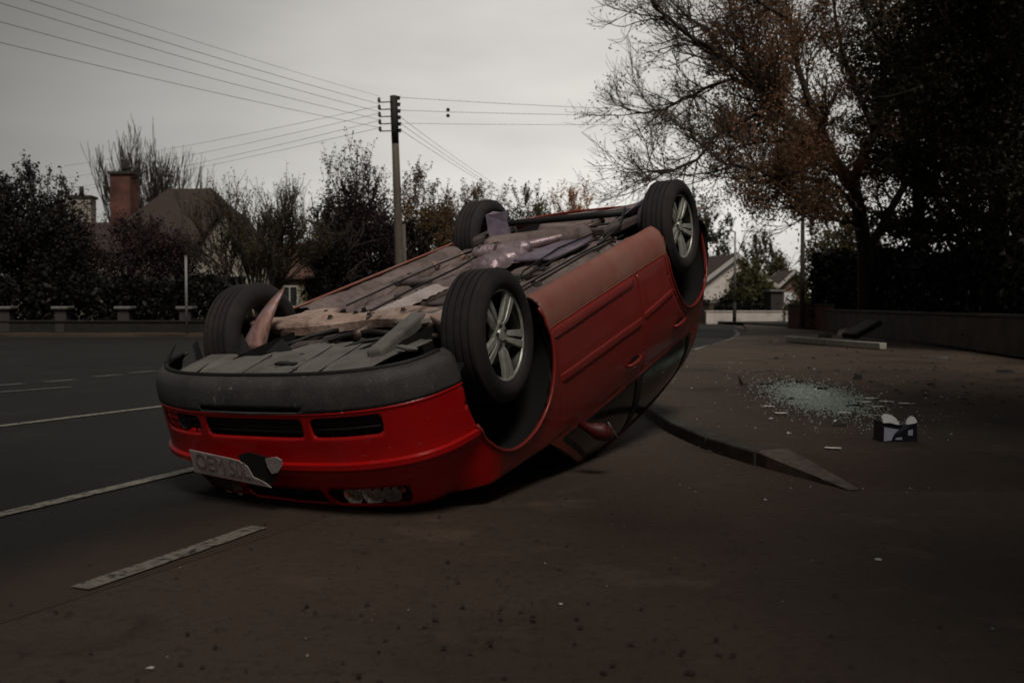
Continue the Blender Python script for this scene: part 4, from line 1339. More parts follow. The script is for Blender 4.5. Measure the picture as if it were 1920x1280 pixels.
shard(1395, 722, .05, 'dark fragment with an upright spike, left of the shattered glass', h=.02, seed=1)
sp_ = G(1392, 722, PZ)
shard(1438, 721, .11, 'flat dark strip of plastic between the spiked fragment and the glass', h=.025, seed=2)
shard(1500, 716, .07, 'dark sliver at the back left rim of the glass pile', h=.02, seed=3)
shard(1608, 711, .06, 'dark lump with a white chip behind the glass pile, right side', h=.09, seed=4)
shard(1634, 716, .05, 'small dark shard right of the lump with a white chip', h=.02, seed=5)
shard(1540, 731, .06, 'dark sliver lying on top of the shattered glass', h=.035, seed=6)
shard(1606, 761, .13, 'long dark strip along the front right of the glass pile', h=.012, seed=7)
shard(1572, 797, .07, 'dark flat shard in front of the glass, left of the carton', h=.01, seed=8)
shard(1570, 695, .06, 'dark shard farthest behind the glass pile', h=.02, seed=9)
shard(1885, 698, .14, 'dark clod on the pavement near the brick wall, right edge', h=.04, seed=10)
shard(1765, 672, .16, 'dark clod lying below the long brick wall, past the plank', h=.05, seed=11)
shard(1445, 786, .018, 'bright white chip in front of the paper scraps', M_WHITE, h=.022, seed=12)
shard(1479, 813, .012, 'tiny white chip on the pavement left of the carton', M_WHITE, h=.016, seed=13)
shard(1435, 938, .010, 'tiny white chip on the tarmac nearest the kerb tip', M_WHITE, h=.01, seed=14, z=0)
shard(1646, 1051, .010, 'folded white chip on dark tarmac in the right foreground', M_WHITE, h=.012, seed=15, z=0)
shard(1052, 1133, .008, 'tiny white chip on tarmac in the middle foreground', M_PAPER, h=.006, seed=16, z=0)
shard(283, 1254, .011, 'pale chip at the bottom left on the dark asphalt', M_PAPER, h=.006, seed=17, z=.004)
shard(1038, 862, .028, 'pale plastic chip on the ground under the crushed door mirror', M_WHITE, h=.018, seed=18, z=0)
shard(1332, 846, .05, 'thin pale strip on the tarmac at the foot of the kerb', M_FLOORD, h=.010, seed=19, z=0)
MB_spike = MB().prism([(sp_.x - .03, sp_.y, PZ + .01), (sp_.x + .02, sp_.y, PZ + .01), (sp_.x - .045, sp_.y + .01, PZ + .11)], (0, .012, 0))
spike = MB_spike.build('upright_splinter', M_BLACK)
frag = [o for o in COL.objects if o.get('label', '').startswith('dark fragment with an upright')][0]
spike.parent = frag

# grit and small leaves strewn over forecourt and pavement
def litter(n, seed, m, name, area, smin, smax, z0):
    r2 = random.Random(seed); mb = MB()
    for i in range(n):
        px, py = area(r2); p = G(px, py, 0)
        z = z0(p)
        s_ = r2.uniform(smin, smax); a = r2.uniform(0, 6.28); t = r2.uniform(-.5, .5)
        e = Matrix.Rotation(a, 3, 'Z') @ Matrix.Rotation(t, 3, 'X')
        vs = [e @ Vector(v) * s_ for v in ((-1, 0, 0), (0, .55, .12), (1, 0, 0), (0, -.55, .12))]
        mb.add([(v.x + p.x, v.y + p.y, v.z + z + .5 * s_ * abs(math.sin(t)) + .004) for v in vs], [(0, 1, 2, 3)])
    return tag(mb.build(name, m, recalc=False), kind='stuff')


onpave = lambda p: PZ if (p.y > 6.0 and p.x > 1.3) else .004
litter(230, 5, M_FALLEN, 'fallen_leaves', lambda r: (r.gauss(900, 420), r.uniform(930, 1290)), .004, .017, lambda p: .002)
litter(260, 6, M_FALLEN, 'fallen_leaves', lambda r: (r.uniform(1420, 1920), r.uniform(640, 780)), .015, .05, lambda p: PZ)
litter(70, 12, M_PAPER, 'pale_grit', lambda r: (r.gauss(1560, 130), r.gauss(750, 35)), .006, .018, onpave)
litter(150, 8, M_PAPER, 'pale_grit', lambda r: (r.uniform(1250, 1900), r.uniform(700, 930)), .003, .008, onpave)
litter(60, 9, M_PAPER, 'pale_grit', lambda r: (r.uniform(300, 1900), r.uniform(930, 1250)), .0015, .004, lambda p: .002)

# blue and white carton, crushed open
cp = G(1687, 828, PZ)
ct = empty('carton', (cp.x, cp.y, PZ), R(4))
tag(ct, 'crumpled navy carton with white torn flaps standing on the pavement', 'carton')
w_, d_, h_ = .225, .12, .112
MB().prism([(-w_ / 2, 0, 0), (w_ / 2, 0, 0), (w_ / 2 - .006, 0, h_ * .92), (.035, .008, h_ * .80), (-.02, .006, h_ * .84), (-w_ / 2 + .004, 0, h_ * .98)], (0, d_, 0)).build('box_body', M_NAVY, ct)
MB().prism([(-w_ / 2 + .010, -.002, .004), (-.055, -.002, .008), (-.040, -.002, .04), (-.008, -.002, .068), (-w_ / 2 + .012, -.002, .082)], (0, -.002, 0)).build('printed_panel', M_PALEBLUE, ct)
MB().prism([(.05, -.002, .035), (.08, -.002, .035), (.08, -.002, .068), (.05, -.002, .062)], (0, -.002, 0)).build('printed_panel', M_PALEBLUE, ct)
MB().prism([(-.03, -.002, .012), (.015, -.002, .012), (.01, -.002, .026), (-.026, -.002, .022)], (0, -.002, 0)).build('printed_panel', M_PALEBLUE, ct)
MB().prism([(-w_ / 2 + .004, -.004, h_ * .93), (-.105, .01, h_ * 1.12), (-.09, .02, h_ * 1.23), (-.065, .026, h_ * 1.25), (-.035, .022, h_ * 1.18), (-.012, .008, h_ * 1.04), (-.002, -.004, h_ * .84), (-.03, -.010, h_ * .86), (-.065, -.008, h_ * .95)], (0, .02, .01)).build('torn_flap', M_WHITE, ct)
MB().prism([(.042, -.004, h_ * .84), (.054, .008, h_ * .98), (.070, .016, h_ * 1.09), (.092, .02, h_ * 1.17), (.106, .012, h_ * 1.10), (w_ / 2 - .003, .0, h_ * .95), (.085, -.008, h_ * .90)], (0, .02, .008)).build('torn_flap', M_WHITE, ct)
ct.scale = (1, 1, 1.12)

# fallen plank, broken slab, rubble lump
pa, pbb = G(1478, 641, PZ), G(1656, 656, PZ)
pl = MB().bar((pa.x, pa.y, PZ + .07), (pbb.x, pbb.y, PZ + .07), .14, .12)
tag(pl.build('fallen_post', M_WOODP, bevel=.012), 'long pale square post lying flat on the pavement beyond the glass', 'post')
sa, sb = G(1590, 636, PZ), G(1640, 630, PZ)
slb = MB(); a_, b_ = A(1592, 633, 22.6), A(1640, 604, 22.9)
slb.bar((a_.x, a_.y, .17), (b_.x, b_.y, .50), .50, .14)
tag(slb.build('leaning_slab', M_BLACK, bevel=.03), 'dark broken slab tilted up on the pavement in front of the brick wall', 'slab')
shard(1581, 629, .17, 'pale broken block under the low end of the tilted slab', M_WHITEWALL, h=.24, seed=31, cat='rubble block', grp='rubble by the fallen post')
shard(1547, 633, .24, 'dark flat lump behind the fallen post, left of the pale block', M_BLACK, h=.14, seed=32, cat='rubble block', grp='rubble by the fallen post')
shard(1452, 643, .13, 'small grey lump at the left end of the fallen post', M_KERBL, h=.10, seed=33, cat='rubble block', grp='rubble by the fallen post')

# ------------------------------------------------------------------ walls, pillars, posts
def wall_between(a, b, h, th, m, capm, lab, cat='wall', name='garden_wall', z0=0.0, cap=.06):
    a, b = Vector((*a, 0)), Vector((*b, 0)); d = b - a; L_ = d.length
    root = empty(name, (a.x, a.y, z0), math.atan2(d.y, d.x)); tag(root, lab, cat)
    MB().box((L_ / 2, 0, h / 2), (L_, th, h)).build('wall', m, root, bevel=.01)
    if cap: MB().box((L_ / 2, 0, h + cap / 2 + .002), (L_ + .06, th + .07, cap)).build('coping', capm, root, bevel=.015)
    return root


wall_between((6.4, 2.0), (10.15, 31.0), .62, .24, M_BRICK, M_KERB, 'long low dark brick wall running along the right side of the pavement', z0=PZ)
wall_between((10.25, 31.3), (9.9, 34.5), .78, .24, M_BRICKR, M_KERB, 'short reddish brick wall turning the corner at the end of the long wall', z0=PZ)
a_, b_ = G(1330, 608), G(1476, 608)
wall_between((a_.x, 45.0), (b_.x, 45.0), .56, .25, M_WHITEWALL, M_WHITEWALL, 'low white rendered garden wall across the far end of the road', z0=0, cap=.05)
wp = empty('gate_pillar', (A(1481, 600, 44).x, 44.2, 0)); tag(wp, 'white rendered pillar at the right end of the far white wall', 'pillar')
MB().box((0, 0, .36), (.42, .42, .72)).build('shaft', M_WHITEWALL, wp, bevel=.02); MB().box((0, 0, .755), (.5, .5, .07)).build('cap', M_WHITEWALL, wp, bevel=.02)
a_ = A(1300, 600, 47); b_ = A(1331, 600, 46)
wall_between((a_.x, 46.5), (b_.x, 45.6), .92, .3, M_BRICK, M_KERB, 'dark brick wall end meeting the left of the far white wall', z0=0)

PIL_Y = 28.6
wl = wall_between((-31, PIL_Y + .05), (-6.6, PIL_Y - .1), .30, .22, M_DARKWALL, M_DARKWALL, 'low dark garden wall between stone pillars across the road, left', z0=.09, cap=.05)
pil = empty('gate_pillar')
MB().box((0, 0, .34), (.34, .34, .68)).build('shaft', M_STONE, pil, bevel=.02)
MB().box((0, 0, .72), (.50, .50, .09)).build('cap', M_STONECAP, pil, bevel=.03)
labs = ['leftmost stone pillar with pale cap, beside a dull red patch at the photo edge', 'second stone pillar with pale cap from the left along the garden wall', 'third stone pillar with pale cap, left of the thin metal post', 'stone pillar with pale cap directly behind the thin metal post']
for i, px in enumerate((12, 118, 235, 350)):
    o = pil if i == 0 else copy_tree(pil)
    o.location = (A(px, 600, PIL_Y).x, PIL_Y, .09)
    tag(o, labs[i], 'pillar', 'stone pillars of the garden wall')

sx = A(350, 600, 27.4).x
spst = empty('metal_post', (sx, 27.4, .09)); tag(spst, 'thin pale metal post standing at the far kerb by the garden wall', 'post')
MB().tube([(0, 0, 0), (0, 0, 2.16)], .038, 10).build('shaft', M_GALV, spst, smooth=True)
MB().lathe([(.045, 0), (.045, .02), (0, .03)], 10, Matrix.Translation((0, 0, 2.16))).build('cap', M_GALV, spst)

# utility pole
UP = A(754, 560, 30.0); up = empty('utility_pole', (UP.x, 30.0, .0)); tag(up, 'tall weathered wooden utility pole with insulators and wires behind the overturned car', 'utility pole')
TOPX, TOPZ = A(738, 180, 30.0).x - UP.x, A(738, 180, 30.0).z
lerp = lambda t: Vector((TOPX * t, 0, TOPZ * t))
MB().tube([lerp(t) for t in (0, .3, .6, .80)], [.165, .145, .125, .112], 14).build('shaft', M_WOOD, up, smooth=True)
MB().tube([lerp(t) for t in (.80, .9, 1.0)], [.1135, .12, .115], 14).build('pole_top', M_POLEDARK, up, smooth=True)
MB().tube([lerp(t) + Vector((.17, -.05, 0)) for t in (0, .25, .46)], .055, 8).build('cable_duct', M_WOOD, up, smooth=True)
LW, RW = [], []
for k in range(5):
    t = .97 - k * .030; p = lerp(t)
    arm = MB().bar(p + Vector((-.45, -.10, 0)), p + Vector((.0, -.10, .02)), .03, .03)
    arm.build('crossarm', M_POLEDARK, up)
    q = p + Vector((-.44, -.10, .03))
    MB().lathe([(0, .12), (.04, .11), (.045, .07), (.03, .06), (.05, .04), (.05, .0), (.02, -.03)], 10, Matrix.Translation(q)).build('insulator', M_CERAMIC, up, smooth=True)
    LW.append(Vector((UP.x, 30, 0)) + q + Vector((0, 0, .08)))
for k in range(6):
    t = .985 - k * .027; p = lerp(t) + Vector((.16, -.08, 0))
    MB().lathe([(0, .09), (.05, .08), (.055, .04), (.03, .03), (.055, .01), (.03, -.03)], 10, Matrix.Translation(p)).build('insulator', M_CERAMIC, up, smooth=True)
    RW.append(Vector((UP.x, 30, 0)) + p + Vector((0.02, 0, .05)))


def wire(a, b, sag, lab, r=.007):
    a, b = Vector(a), Vector(b)
    pts = [a.lerp(b, t) - Vector((0, 0, sag * 4 * t * (1 - t))) for t in np.linspace(0, 1, 24)]
    o = MB().tube(pts, r, 5).build('overhead_wire', M_WIRE, smooth=True)
    return tag(o, lab, 'wire', 'overhead wires on the utility pole')


def end_at(a, px, py, D, ext):
    """extend the line from a through a seen point to a far support"""
    b = A(px, py, D); return a + (b - a) * ext


for k, (px, py) in enumerate(((0, 68), (0, 30), (15, 0), (85, 0), (155, 0))):
    ordn = ['lowest', 'second lowest', 'middle', 'second highest', 'highest'][k]
    wire(LW[4 - k] + Vector((0, 0, .02 * k)), end_at(LW[4 - k], px, py, 17.5, 1.6), .12, f'{ordn} of the five overhead wires climbing to the top left', r=.0058 if k < 4 else .004)
for k, (px, py) in enumerate(((200, 296), (200, 318), (200, 338), (160, 352))):
    ordn = ['highest', 'second highest', 'third highest', 'lowest'][k]
    wire(LW[min(4, k + 1)], end_at(LW[min(4, k + 1)], px, py, 44, 1.25), .12, f'{ordn} of the four wires sloping down to the left', r=.0062)
for k, (px, py) in enumerate(((1180, 203), (1180, 214), (1220, 231))):
    ordn = ['upper', 'middle', 'lower'][k]
    wire(RW[min(5, k * 2)], end_at(RW[min(5, k * 2)], px, py, 33, 1.35), .05, f'{ordn} of the three level wires running right to the trees', r=.0065 if k < 2 else .0055)
for k, (px, py) in enumerate(((930, 345), (945, 360), (960, 372))):
    ordn = ['upper', 'middle', 'lower'][k]
    wire(RW[3 + k], end_at(RW[3 + k], px, py, 62, 1.1), .1, f'{ordn} of the three wires descending behind the car to the right', r=.007)
for k, py in enumerate((206, 217)):
    q = A(840, py, 30.8)
    o = MB().lathe([(0, .06), (.05, .04), (.06, 0), (.05, -.04), (0, -.06)], 10, Matrix.Translation(q)).build('wire_spacer', M_CERAMIC, smooth=True)
    tag(o, ('upper' if k == 0 else 'lower') + ' dark insulator bead on the level wires right of the pole', 'insulator', 'insulator beads on the level wires')

# street lamp and slim pole, far right
lx = A(1377, 600, 43.5).x
sl = empty('street_lamp', (lx, 43.5, .0)); tag(sl, 'slim grey street lamp standing before the far white wall', 'street lamp')
hz = A(1377, 434, 43.5).z
MB().tube([(0, 0, 0), (0, 0, 1.0)], .085, 10).build('base', M_POLEDARK, sl, smooth=True)
MB().tube([(0, 0, 1.0), (0, 0, hz)], [.055, .04], 10).build('shaft', M_GALV, sl, smooth=True)
MB().tube([(0, 0, hz - .04), (-.12, 0, hz + .02), (-.25, 0, hz + .04)], .03, 8).build('arm', M_GALV, sl, smooth=True)
MB().box((-.28, 0, hz + .03), (.34, .16, .09)).build('lamp_head', M_GALV, sl, bevel=.03)
tx_ = A(1503, 600, 33).x
tp = empty('timber_pole', (tx_, 33, .1)); tag(tp, 'slender brown pole rising into the leaves beside the corner brick wall', 'pole')
MB().tube([(0, 0, 0), (.02, 0, 1.8), (-.02, 0, 5.2)], [.09, .075, .06], 10).build('shaft', M_WOOD, tp, smooth=True)
MB().lathe([(.062, 0), (.075, .03), (.0, .08)], 10, Matrix.Translation((-.02, 0, 5.2))).build('cap', M_POLEDARK, tp)


# ------------------------------------------------------------------ houses
def house(name, lab, loc, rz, w, d, eave, ridge, wallm, roofm, windows=(), doors=(), chimneys=(), hip=0.0, verge=None, over=.25, gable_axis='x'):
    """w along local x, d along local y (front at -y). Ridge along x; hip = inset of ridge ends."""
    root = empty(name, loc, rz); tag(root, lab, 'house')
    wb = MB()
    if hip > 0:
        wb.box((0, 0, eave / 2), (w, d, eave))
    else:
        prof = [(-d / 2, 0), (d / 2, 0), (d / 2, eave), (0, ridge - .08), (-d / 2, eave)]
        wb.prism([(-w / 2, y, z) for y, z in prof], (w, 0, 0))
    wb.build('wall', wallm, root)
    o = over; rb = MB(); k = (ridge - eave) / (d / 2); ez = eave - k * o + .06
    if hip > 0:
        vs = [(-w / 2 - o, -d / 2 - o, ez), (w / 2 + o, -d / 2 - o, ez), (w / 2 + o, d / 2 + o, ez), (-w / 2 - o, d / 2 + o, ez), (-w / 2 + hip, 0, ridge), (w / 2 - hip, 0, ridge)]
        rb.add(vs, [(0, 1, 5, 4), (1, 2, 5), (2, 3, 4, 5), (3, 0, 4), (3, 2, 1, 0)])
    else:
        for sgn in (-1, 1):
            vs = [(-w / 2 - o, sgn * (d / 2 + o), ez), (w / 2 + o, sgn * (d / 2 + o), ez), (w / 2 + o, 0, ridge), (-w / 2 - o, 0, ridge)]
            rb.prism(vs, (0, 0, .12))
    ro = rb.build('roof', roofm, root)
    for cx_, cy_, cw, top, m, pots in chimneys:
        c = MB().box((cx_, cy_, (eave - .4 + top) / 2), (cw, cw * .8, top - eave + .4)).build('chimney', m, root, bevel=.02)
        MB().box((cx_, cy_, top + .06), (cw + .16, cw * .8 + .16, .12)).build('chimney_cap', M_KERB, c)
        for q in range(pots):
            MB().tube([(cx_ + (q - (pots - 1) / 2) * .35, cy_, top + .12), (cx_ + (q - (pots - 1) / 2) * .35, cy_, top + .62)], [.13, .10], 10).build('chimney_pot', M_POLEDARK, c, smooth=True)
    for x, z, ww, wh, face in windows:
        yv = -d / 2
        if face == 'front': C_, ax, out = (x, yv, z), 0, (0, -1)
        elif face == 'right': C_, ax, out = (w / 2, x, z), 1, (1, 0)
        else: C_, ax, out = (-w / 2, x, z), 1, (-1, 0)
        fb = MB(); t = .07
        def pc(a, b, sz):
            return ((C_[0] + (a if ax == 0 else 0) + out[0] * .03, C_[1] + (a if ax == 1 else 0) + out[1] * .03, C_[2] + b), ((sz[0] if ax == 0 else .08), (sz[0] if ax == 1 else .08), sz[1]))
        for a, b, sz in ((0, wh / 2, (ww + t, t)), (0, -wh / 2, (ww + t, t)), (-ww / 2, 0, (t, wh - t - .004)), (ww / 2, 0, (t, wh - t - .004)), (0, 0, (t * .7, wh - t - .004))):
            fb.box(*pc(a, b, sz))
        fr = fb.build('window', M_FRAME, root)
        c0, s0 = pc(0, 0, (ww - .05, wh - .05))
        s0 = tuple(v if v != .08 else .03 for v in s0)
        MB().box((c0[0] - out[0] * .015, c0[1] - out[1] * .015, c0[2]), s0).build('pane', M_WINDOW, fr)
        c1, s1 = pc(0, -wh / 2 - .09, (ww + .25, .08)); s1 = tuple(v if v != .08 else (.16 if i < 2 else .08) for i, v in enumerate(s1))
        MB().box(c1, s1).build('sill', M_STONECAP, fr)
    for x, ww, wh, m in doors:
        dd = MB().box((x, -d / 2 - .02, wh / 2), (ww, .06, wh)).build('door', m, root)
        MB().box((x + ww * .35, -d / 2 - .07, wh * .48), (.05, .05, .12)).build('handle', M_GALV, dd)
    if verge:
        for sx_ in (-1, 1):
            vb = MB()
            for sgn in (-1, 1):
                vb.bar((sx_ * (w / 2 + o + .02), sgn * (d / 2 + o), ez), (sx_ * (w / 2 + o + .02), sgn * -.03, ridge + .02), .05, .24, up=(0, 0, 1))
            vb.build('bargeboard', verge, ro)
    return root


# left: cream house, mostly hidden, with tall pale chimney
h1 = A(60, 560, 48)
house('house', 'cream house behind the big dark bush, only its pale chimney clear', (h1.x, 50, 0), R(6), 9, 7, 3.2, 5.0, M_CREAM, M_ROOF, windows=((-1.5, 1.7, 1.3, 1.1, 'front'), (2.6, 1.7, 1.3, 1.1, 'front')),
      chimneys=((A(149, 400, 50).x - h1.x, .2, 1.15, 6.35, M_CREAM, 1),))
# hipped roof house with red chimney and pale front gable
h2 = A(345, 560, 45)
hh = house('house', 'house with brown hipped roof and red brick chimney behind bare shrubs', (h2.x, 46, 0), R(-8), 6.2, 7, 3.3, 6.35, M_CREAM, M_ROOF, windows=((1.6, 1.6, 1.4, 1.2, 'front'),), hip=2.0,
           chimneys=((A(248, 380, 46).x - h2.x, -1.0, 1.0, 6.9, M_BRICKR, 1),))
h2b = A(432, 560, 42)
house('house_wing', 'pale gabled house front with bay window behind the bare multi-stemmed tree', (h2b.x, 43, 0), R(-84), 5.0, 3.7, 2.35, 4.9, M_CREAM, M_ROOF,
      windows=((.0, 1.45, 1.7, 1.3, 'right'),), verge=None)
h3 = A(585, 560, 44)
house('cottage', 'small yellow cottage with brown roof between the bare tree and dark tree', (h3.x, 45, 0), R(4), 3.6, 4, 2.15, 3.6, M_YELLOW, M_ROOFR, windows=((-.9, 1.25, .7, .9, 'front'),), doors=((.35, .9, 1.95, M_VOID),))
h4 = A(1335, 560, 62)
house('bungalow', 'white gabled bungalow with dark roof beyond the far wall, left of the lamp', (h4.x, 64, 0), R(-74), 8.0, 5.0, 2.1, 3.9, M_WHITEWALL, M_ROOF,
      windows=((-1.6, 1.2, 1.0, 1.0, 'front'), (.2, 1.2, 1.0, 1.0, 'front'), (0.3, 1.2, 1.2, 1.0, 'right')), verge=M_FRAME)
h5 = A(1474, 560, 52)
hv = house('gabled_house', 'small pinkish brick house gable with white bargeboards, right of the street lamp', (A(1473, 560, 80).x, 80, 0), R(-93), 6.0, 2.0, 2.55, 3.55, M_BRICKP, M_ROOF, windows=(), verge=M_FRAME, over=.4)
MB().box((3.06, -.35, 1.0), (.10, .9, 1.7)).build('garage_door', M_WHITE, hv)
gx_ = A(1452, 560, 50).x
gb = empty('garden_shed', (gx_, 50.2, 0)); tag(gb, 'small grey green shed standing in front of the brick gable', 'shed')
MB().box((0, 0, .78), (.62, 1.4, 1.56)).build('wall', M_STONE, gb, bevel=.02); MB().box((0, 0, 1.60), (.8, 1.6, .08)).build('roof', M_GALV, gb, bevel=.01)


# ------------------------------------------------------------------ trees
def rand_dir(r2):
    while True:
        v = Vector((r2.uniform(-1, 1), r2.uniform(-1, 1), r2.uniform(-1, 1)))
        if .05 < v.length < 1: return v.normalized()


class Tree:
    def __init__(s, seed):
        s.r = random.Random(seed); s.wood = MB(); s.twig = MB(); s.tips = []

    def finish(s, root):
        nw = len(s.wood.f); s.wood.add(s.twig.v, s.twig.f)
        o = s.wood.build('trunk', M_BARK, root, smooth=True, recalc=False)
        o.data.materials.append(M_TWIG)
        o.data.polygons.foreach_set('material_index', [0] * nw + [1] * (len(s.wood.f) - nw))

    def limb(s, pts, r0, r1, n=7):
        rad = [r0 + (r1 - r0) * i / (len(pts) - 1) for i in range(len(pts))]
        s.wood.tube(pts, rad, n, cap=False)

    def grow(s, p, d, L_, rad, lvl, maxl, up=.1, wander=.25, kids=(4, 6), spread=.7, minr=.004, leafl=2, ratio=.62):
        r = s.r; n = 5 if lvl < maxl else 4
        pts = [Vector(p)]; d = Vector(d).normalized()
        for i in range(n):
            d = (d + rand_dir(r) * wander + Vector((0, 0, up))).normalized()
            pts.append(pts[-1] + d * (L_ / n))
        r1 = max(rad * .45, minr)
        (s.wood if lvl < 2 else s.twig).tube(pts, [max(minr, rad + (r1 - rad) * i / n) for i in range(n + 1)], 6 if lvl < 2 else (4 if lvl < maxl else 3), cap=False)
        if lvl >= maxl - leafl + 1:
            for q in pts[1:]: s.tips.append((q, lvl))
        if lvl < maxl:
            for k in range(r.randint(*kids)):
                t = r.uniform(.3, 1.0) if k else 1.0
                i = min(int(t * n), n - 1); q = pts[i].lerp(pts[i + 1], t * n - i)
                ax = (pts[i + 1] - pts[i]).normalized()
                nd = (ax + rand_dir(r) * spread).normalized()
                s.grow(q, nd, L_ * ratio * r.uniform(.75, 1.2), max(minr, rad * .55), lvl + 1, maxl, up, wander, kids, spread, minr, leafl, ratio)


def leaf_mesh(pts, sizes, seed, flat=.0):
    """rhombic leaves, one quad each, vectorised"""
    g = np.random.default_rng(seed); n = len(pts)
    a = g.normal(size=(n, 3)); a /= np.linalg.norm(a, axis=1)[:, None]
    b = g.normal(size=(n, 3)); b -= a * (a * b).sum(1)[:, None]; b /= np.linalg.norm(b, axis=1)[:, None]
    s_ = np.asarray(sizes)[:, None]
    P = np.asarray(pts)
    V = np.stack([P - a * s_, P + b * s_ * .55, P + a * s_, P - b * s_ * .55], 1).reshape(-1, 3)
    me = bpy.data.meshes.new('crown')
    me.vertices.add(4 * n); me.vertices.foreach_set('co', V.ravel().astype(np.float32))
    me.loops.add(4 * n); me.loops.foreach_set('vertex_index', np.arange(4 * n, dtype=np.int32))
    me.polygons.add(n); me.polygons.foreach_set('loop_start', np.arange(0, 4 * n, 4, dtype=np.int32)); me.polygons.foreach_set('loop_total', np.full(n, 4, np.int32))
    me.update(calc_edges=True); me.validate()
    return me


def leaves(parent, pts, sizes, m, seed, name='crown'):
    me = leaf_mesh(pts, sizes, seed); me.materials.append(m)
    o = bpy.data.objects.new(name, me); COL.objects.link(o); o.parent = parent
    return o


def clump_points(g, c, rad, n, nclump, cs=.35, hollow=.35):
    """points in clumps spread through an ellipsoid -> uneven outline with gaps"""
    d = g.normal(size=(nclump, 3)); d /= np.linalg.norm(d, axis=1)[:, None]
    q = hollow + (1 - hollow) * g.random(nclump) ** .5
    cc = d * q[:, None]
    k = g.integers(0, nclump, n)
    off = g.normal(size=(n, 3)) * cs * (.5 + g.random(n))[:, None] / np.mean(rad) * .55
    P = cc[k] * np.array(rad) + off * np.array(rad) * (np.mean(rad) / np.array(rad)) ** .5
    return P + np.array(c)


def bushy(name, lab, base, h, w, m, seed, n=9000, leaf=.11, nclump=70, cs=.5, group=None, low=.1, depth=None, stems=4, tall=0, twigs=14):
    """dense shrub or tree: stems, limbs to the clumps, leaf clumps, straggling shoots on top"""
    root = empty(name, base); tag(root, lab, 'tree', group)
    g = np.random.default_rng(seed); r2 = random.Random(seed)
    rad = (w / 2, (depth or w) / 2, h * (1 - low) / 2); c = (0, 0, h * low + rad[2])
    P = clump_points(g, c, rad, n, nclump, cs)
    T = Tree(seed)
    for k in range(stems):
        a = r2.uniform(0, 6.28); d0 = Vector((math.cos(a) * .25, math.sin(a) * .25, 1))
        T.grow((0, 0, -.05), d0, h * .55, .035 * h ** .5 * 1.4, 0, 2, .08, .18, (4, 6), .8, .008)
    extra = []
    T2 = Tree(seed + 500)
    for k in range(twigs):
        a = r2.uniform(0, 6.28); q = r2.uniform(0, .85)
        p = Vector((rad[0] * q * math.cos(a), rad[1] * q * math.sin(a), c[2] + rad[2] * math.sqrt(1 - q * q) * .85))
        L_ = r2.uniform(.10, .20) * h * (1 + tall)
        d = Vector((math.cos(a) * q * .5, math.sin(a) * q * .5, 1))
        nt_ = len(T2.tips)
        T2.grow(p, d, L_, .018, 2, 3, .1, .2, (3, 5), .6, .006)
        for tp_, _ in T2.tips[nt_:]:
            for _ in range(3): extra.append(tp_ + rand_dir(r2) * .10)
    P = np.concatenate([P, np.array([tuple(v) for v in extra])]) if extra else P
    P = P[P[:, 2] > .05]
    leaves(root, P, leaf * (.6 + .8 * g.random(len(P))), m, seed)
    if T2.twig.v: T2.twig.build('sprays', M_TWIG, root, smooth=True, recalc=False)
    T.finish(root)
    return root


bushy('evergreen_tree', 'broad dark evergreen bush at the left edge of the photo', (A(50, 560, 34).x, 34.5, .1), 5.0, 4.0, M_LDARK, 11, 40000, .055, 110, .55, low=.02, twigs=22)
bushy('evergreen_tree', 'low dark shrub in front of the house with the red chimney', (A(255, 560, 36).x, 36, .1), 3.6, 4.8, M_LMAROON, 12, 32000, .05, 90, .5, low=.0, depth=3)
bushy('maroon_tree', 'tall dark purplish tree left of the utility pole', (A(668, 560, 40).x, 40.5, .1), 6.0, 3.4, M_LMAROON, 13, 38000, .052, 100, .5, low=.02, twigs=26, tall=.3)
bushy('dark_shrub', 'rounded black shrub at the foot of the purplish tree', (A(612, 560, 38).x, 38.2, .1), 4.1, 2.0, M_LDARK, 14, 14000, .047, 36, .4, low=.0, twigs=8)
bushy('brown_tree', 'russet brown tree directly right of the utility pole', (A(793, 560, 46).x, 47, .1), 6.3, 3.8, M_LBROWN, 15, 28000, .06, 70, .5, low=.02, twigs=16)
bushy('dark_shrub', 'dark shrub behind the middle of the overturned car', (A(770, 560, 41).x, 42, .1), 3.8, 4.2, M_LDARK, 16, 7000, .10, 60, .5, low=.0, twigs=8)
FAR = 'autumn trees behind the overturned car'
bushy('autumn_tree', 'pale russet tree behind the raised rear left wheel', (A(885, 560, 66).x, 67, .1), 7.9, 5.0, M_LBROWN, 17, 18000, .075, 60, .6, FAR, low=.02, twigs=20)
bushy('autumn_tree', 'yellow green tree above the middle of the car underside', (A(985, 560, 62).x, 63, .1), 7.6, 4.9, M_LGREEN, 18, 20000, .075, 60, .6, FAR, low=.02, twigs=12)
bushy('autumn_tree', 'bright orange tree above the rear of the car underside', (A(1075, 560, 66).x, 67, .1), 7.9, 4.8, M_LORANGE, 19, 18000, .07, 55, .5, FAR, low=.02, twigs=22)
bushy('autumn_tree', 'greyish thin tree right of the raised rear wheel', (A(1322, 560, 82).x, 82, .1), 7.4, 5.0, M_LGREY, 20, 4500, .14, 60, .5, FAR, low=.05, twigs=16)
bushy('garden_tree', 'dark green bush behind the far white wall right of the bungalow', (A(1412, 560, 53).x, 53.5, .1), 2.9, 2.4, M_LGREEN, 21, 5000, .10, 40, .4, low=0, twigs=6)
bushy('garden_tree', 'tall dark green tree rising above the small gabled house far off', (A(1440, 560, 95).x, 96, .1), 6.6, 5.0, M_LOLIVE, 22, 7000, .13, 60, .6, low=0, twigs=12)
bushy('garden_tree', 'grey green clipped bush beside the slender brown pole', (A(1522, 560, 37).x, 37, .1), 1.95, 1.7, M_LGREEN, 23, 4000, .06, 30, .3, low=0, twigs=0)
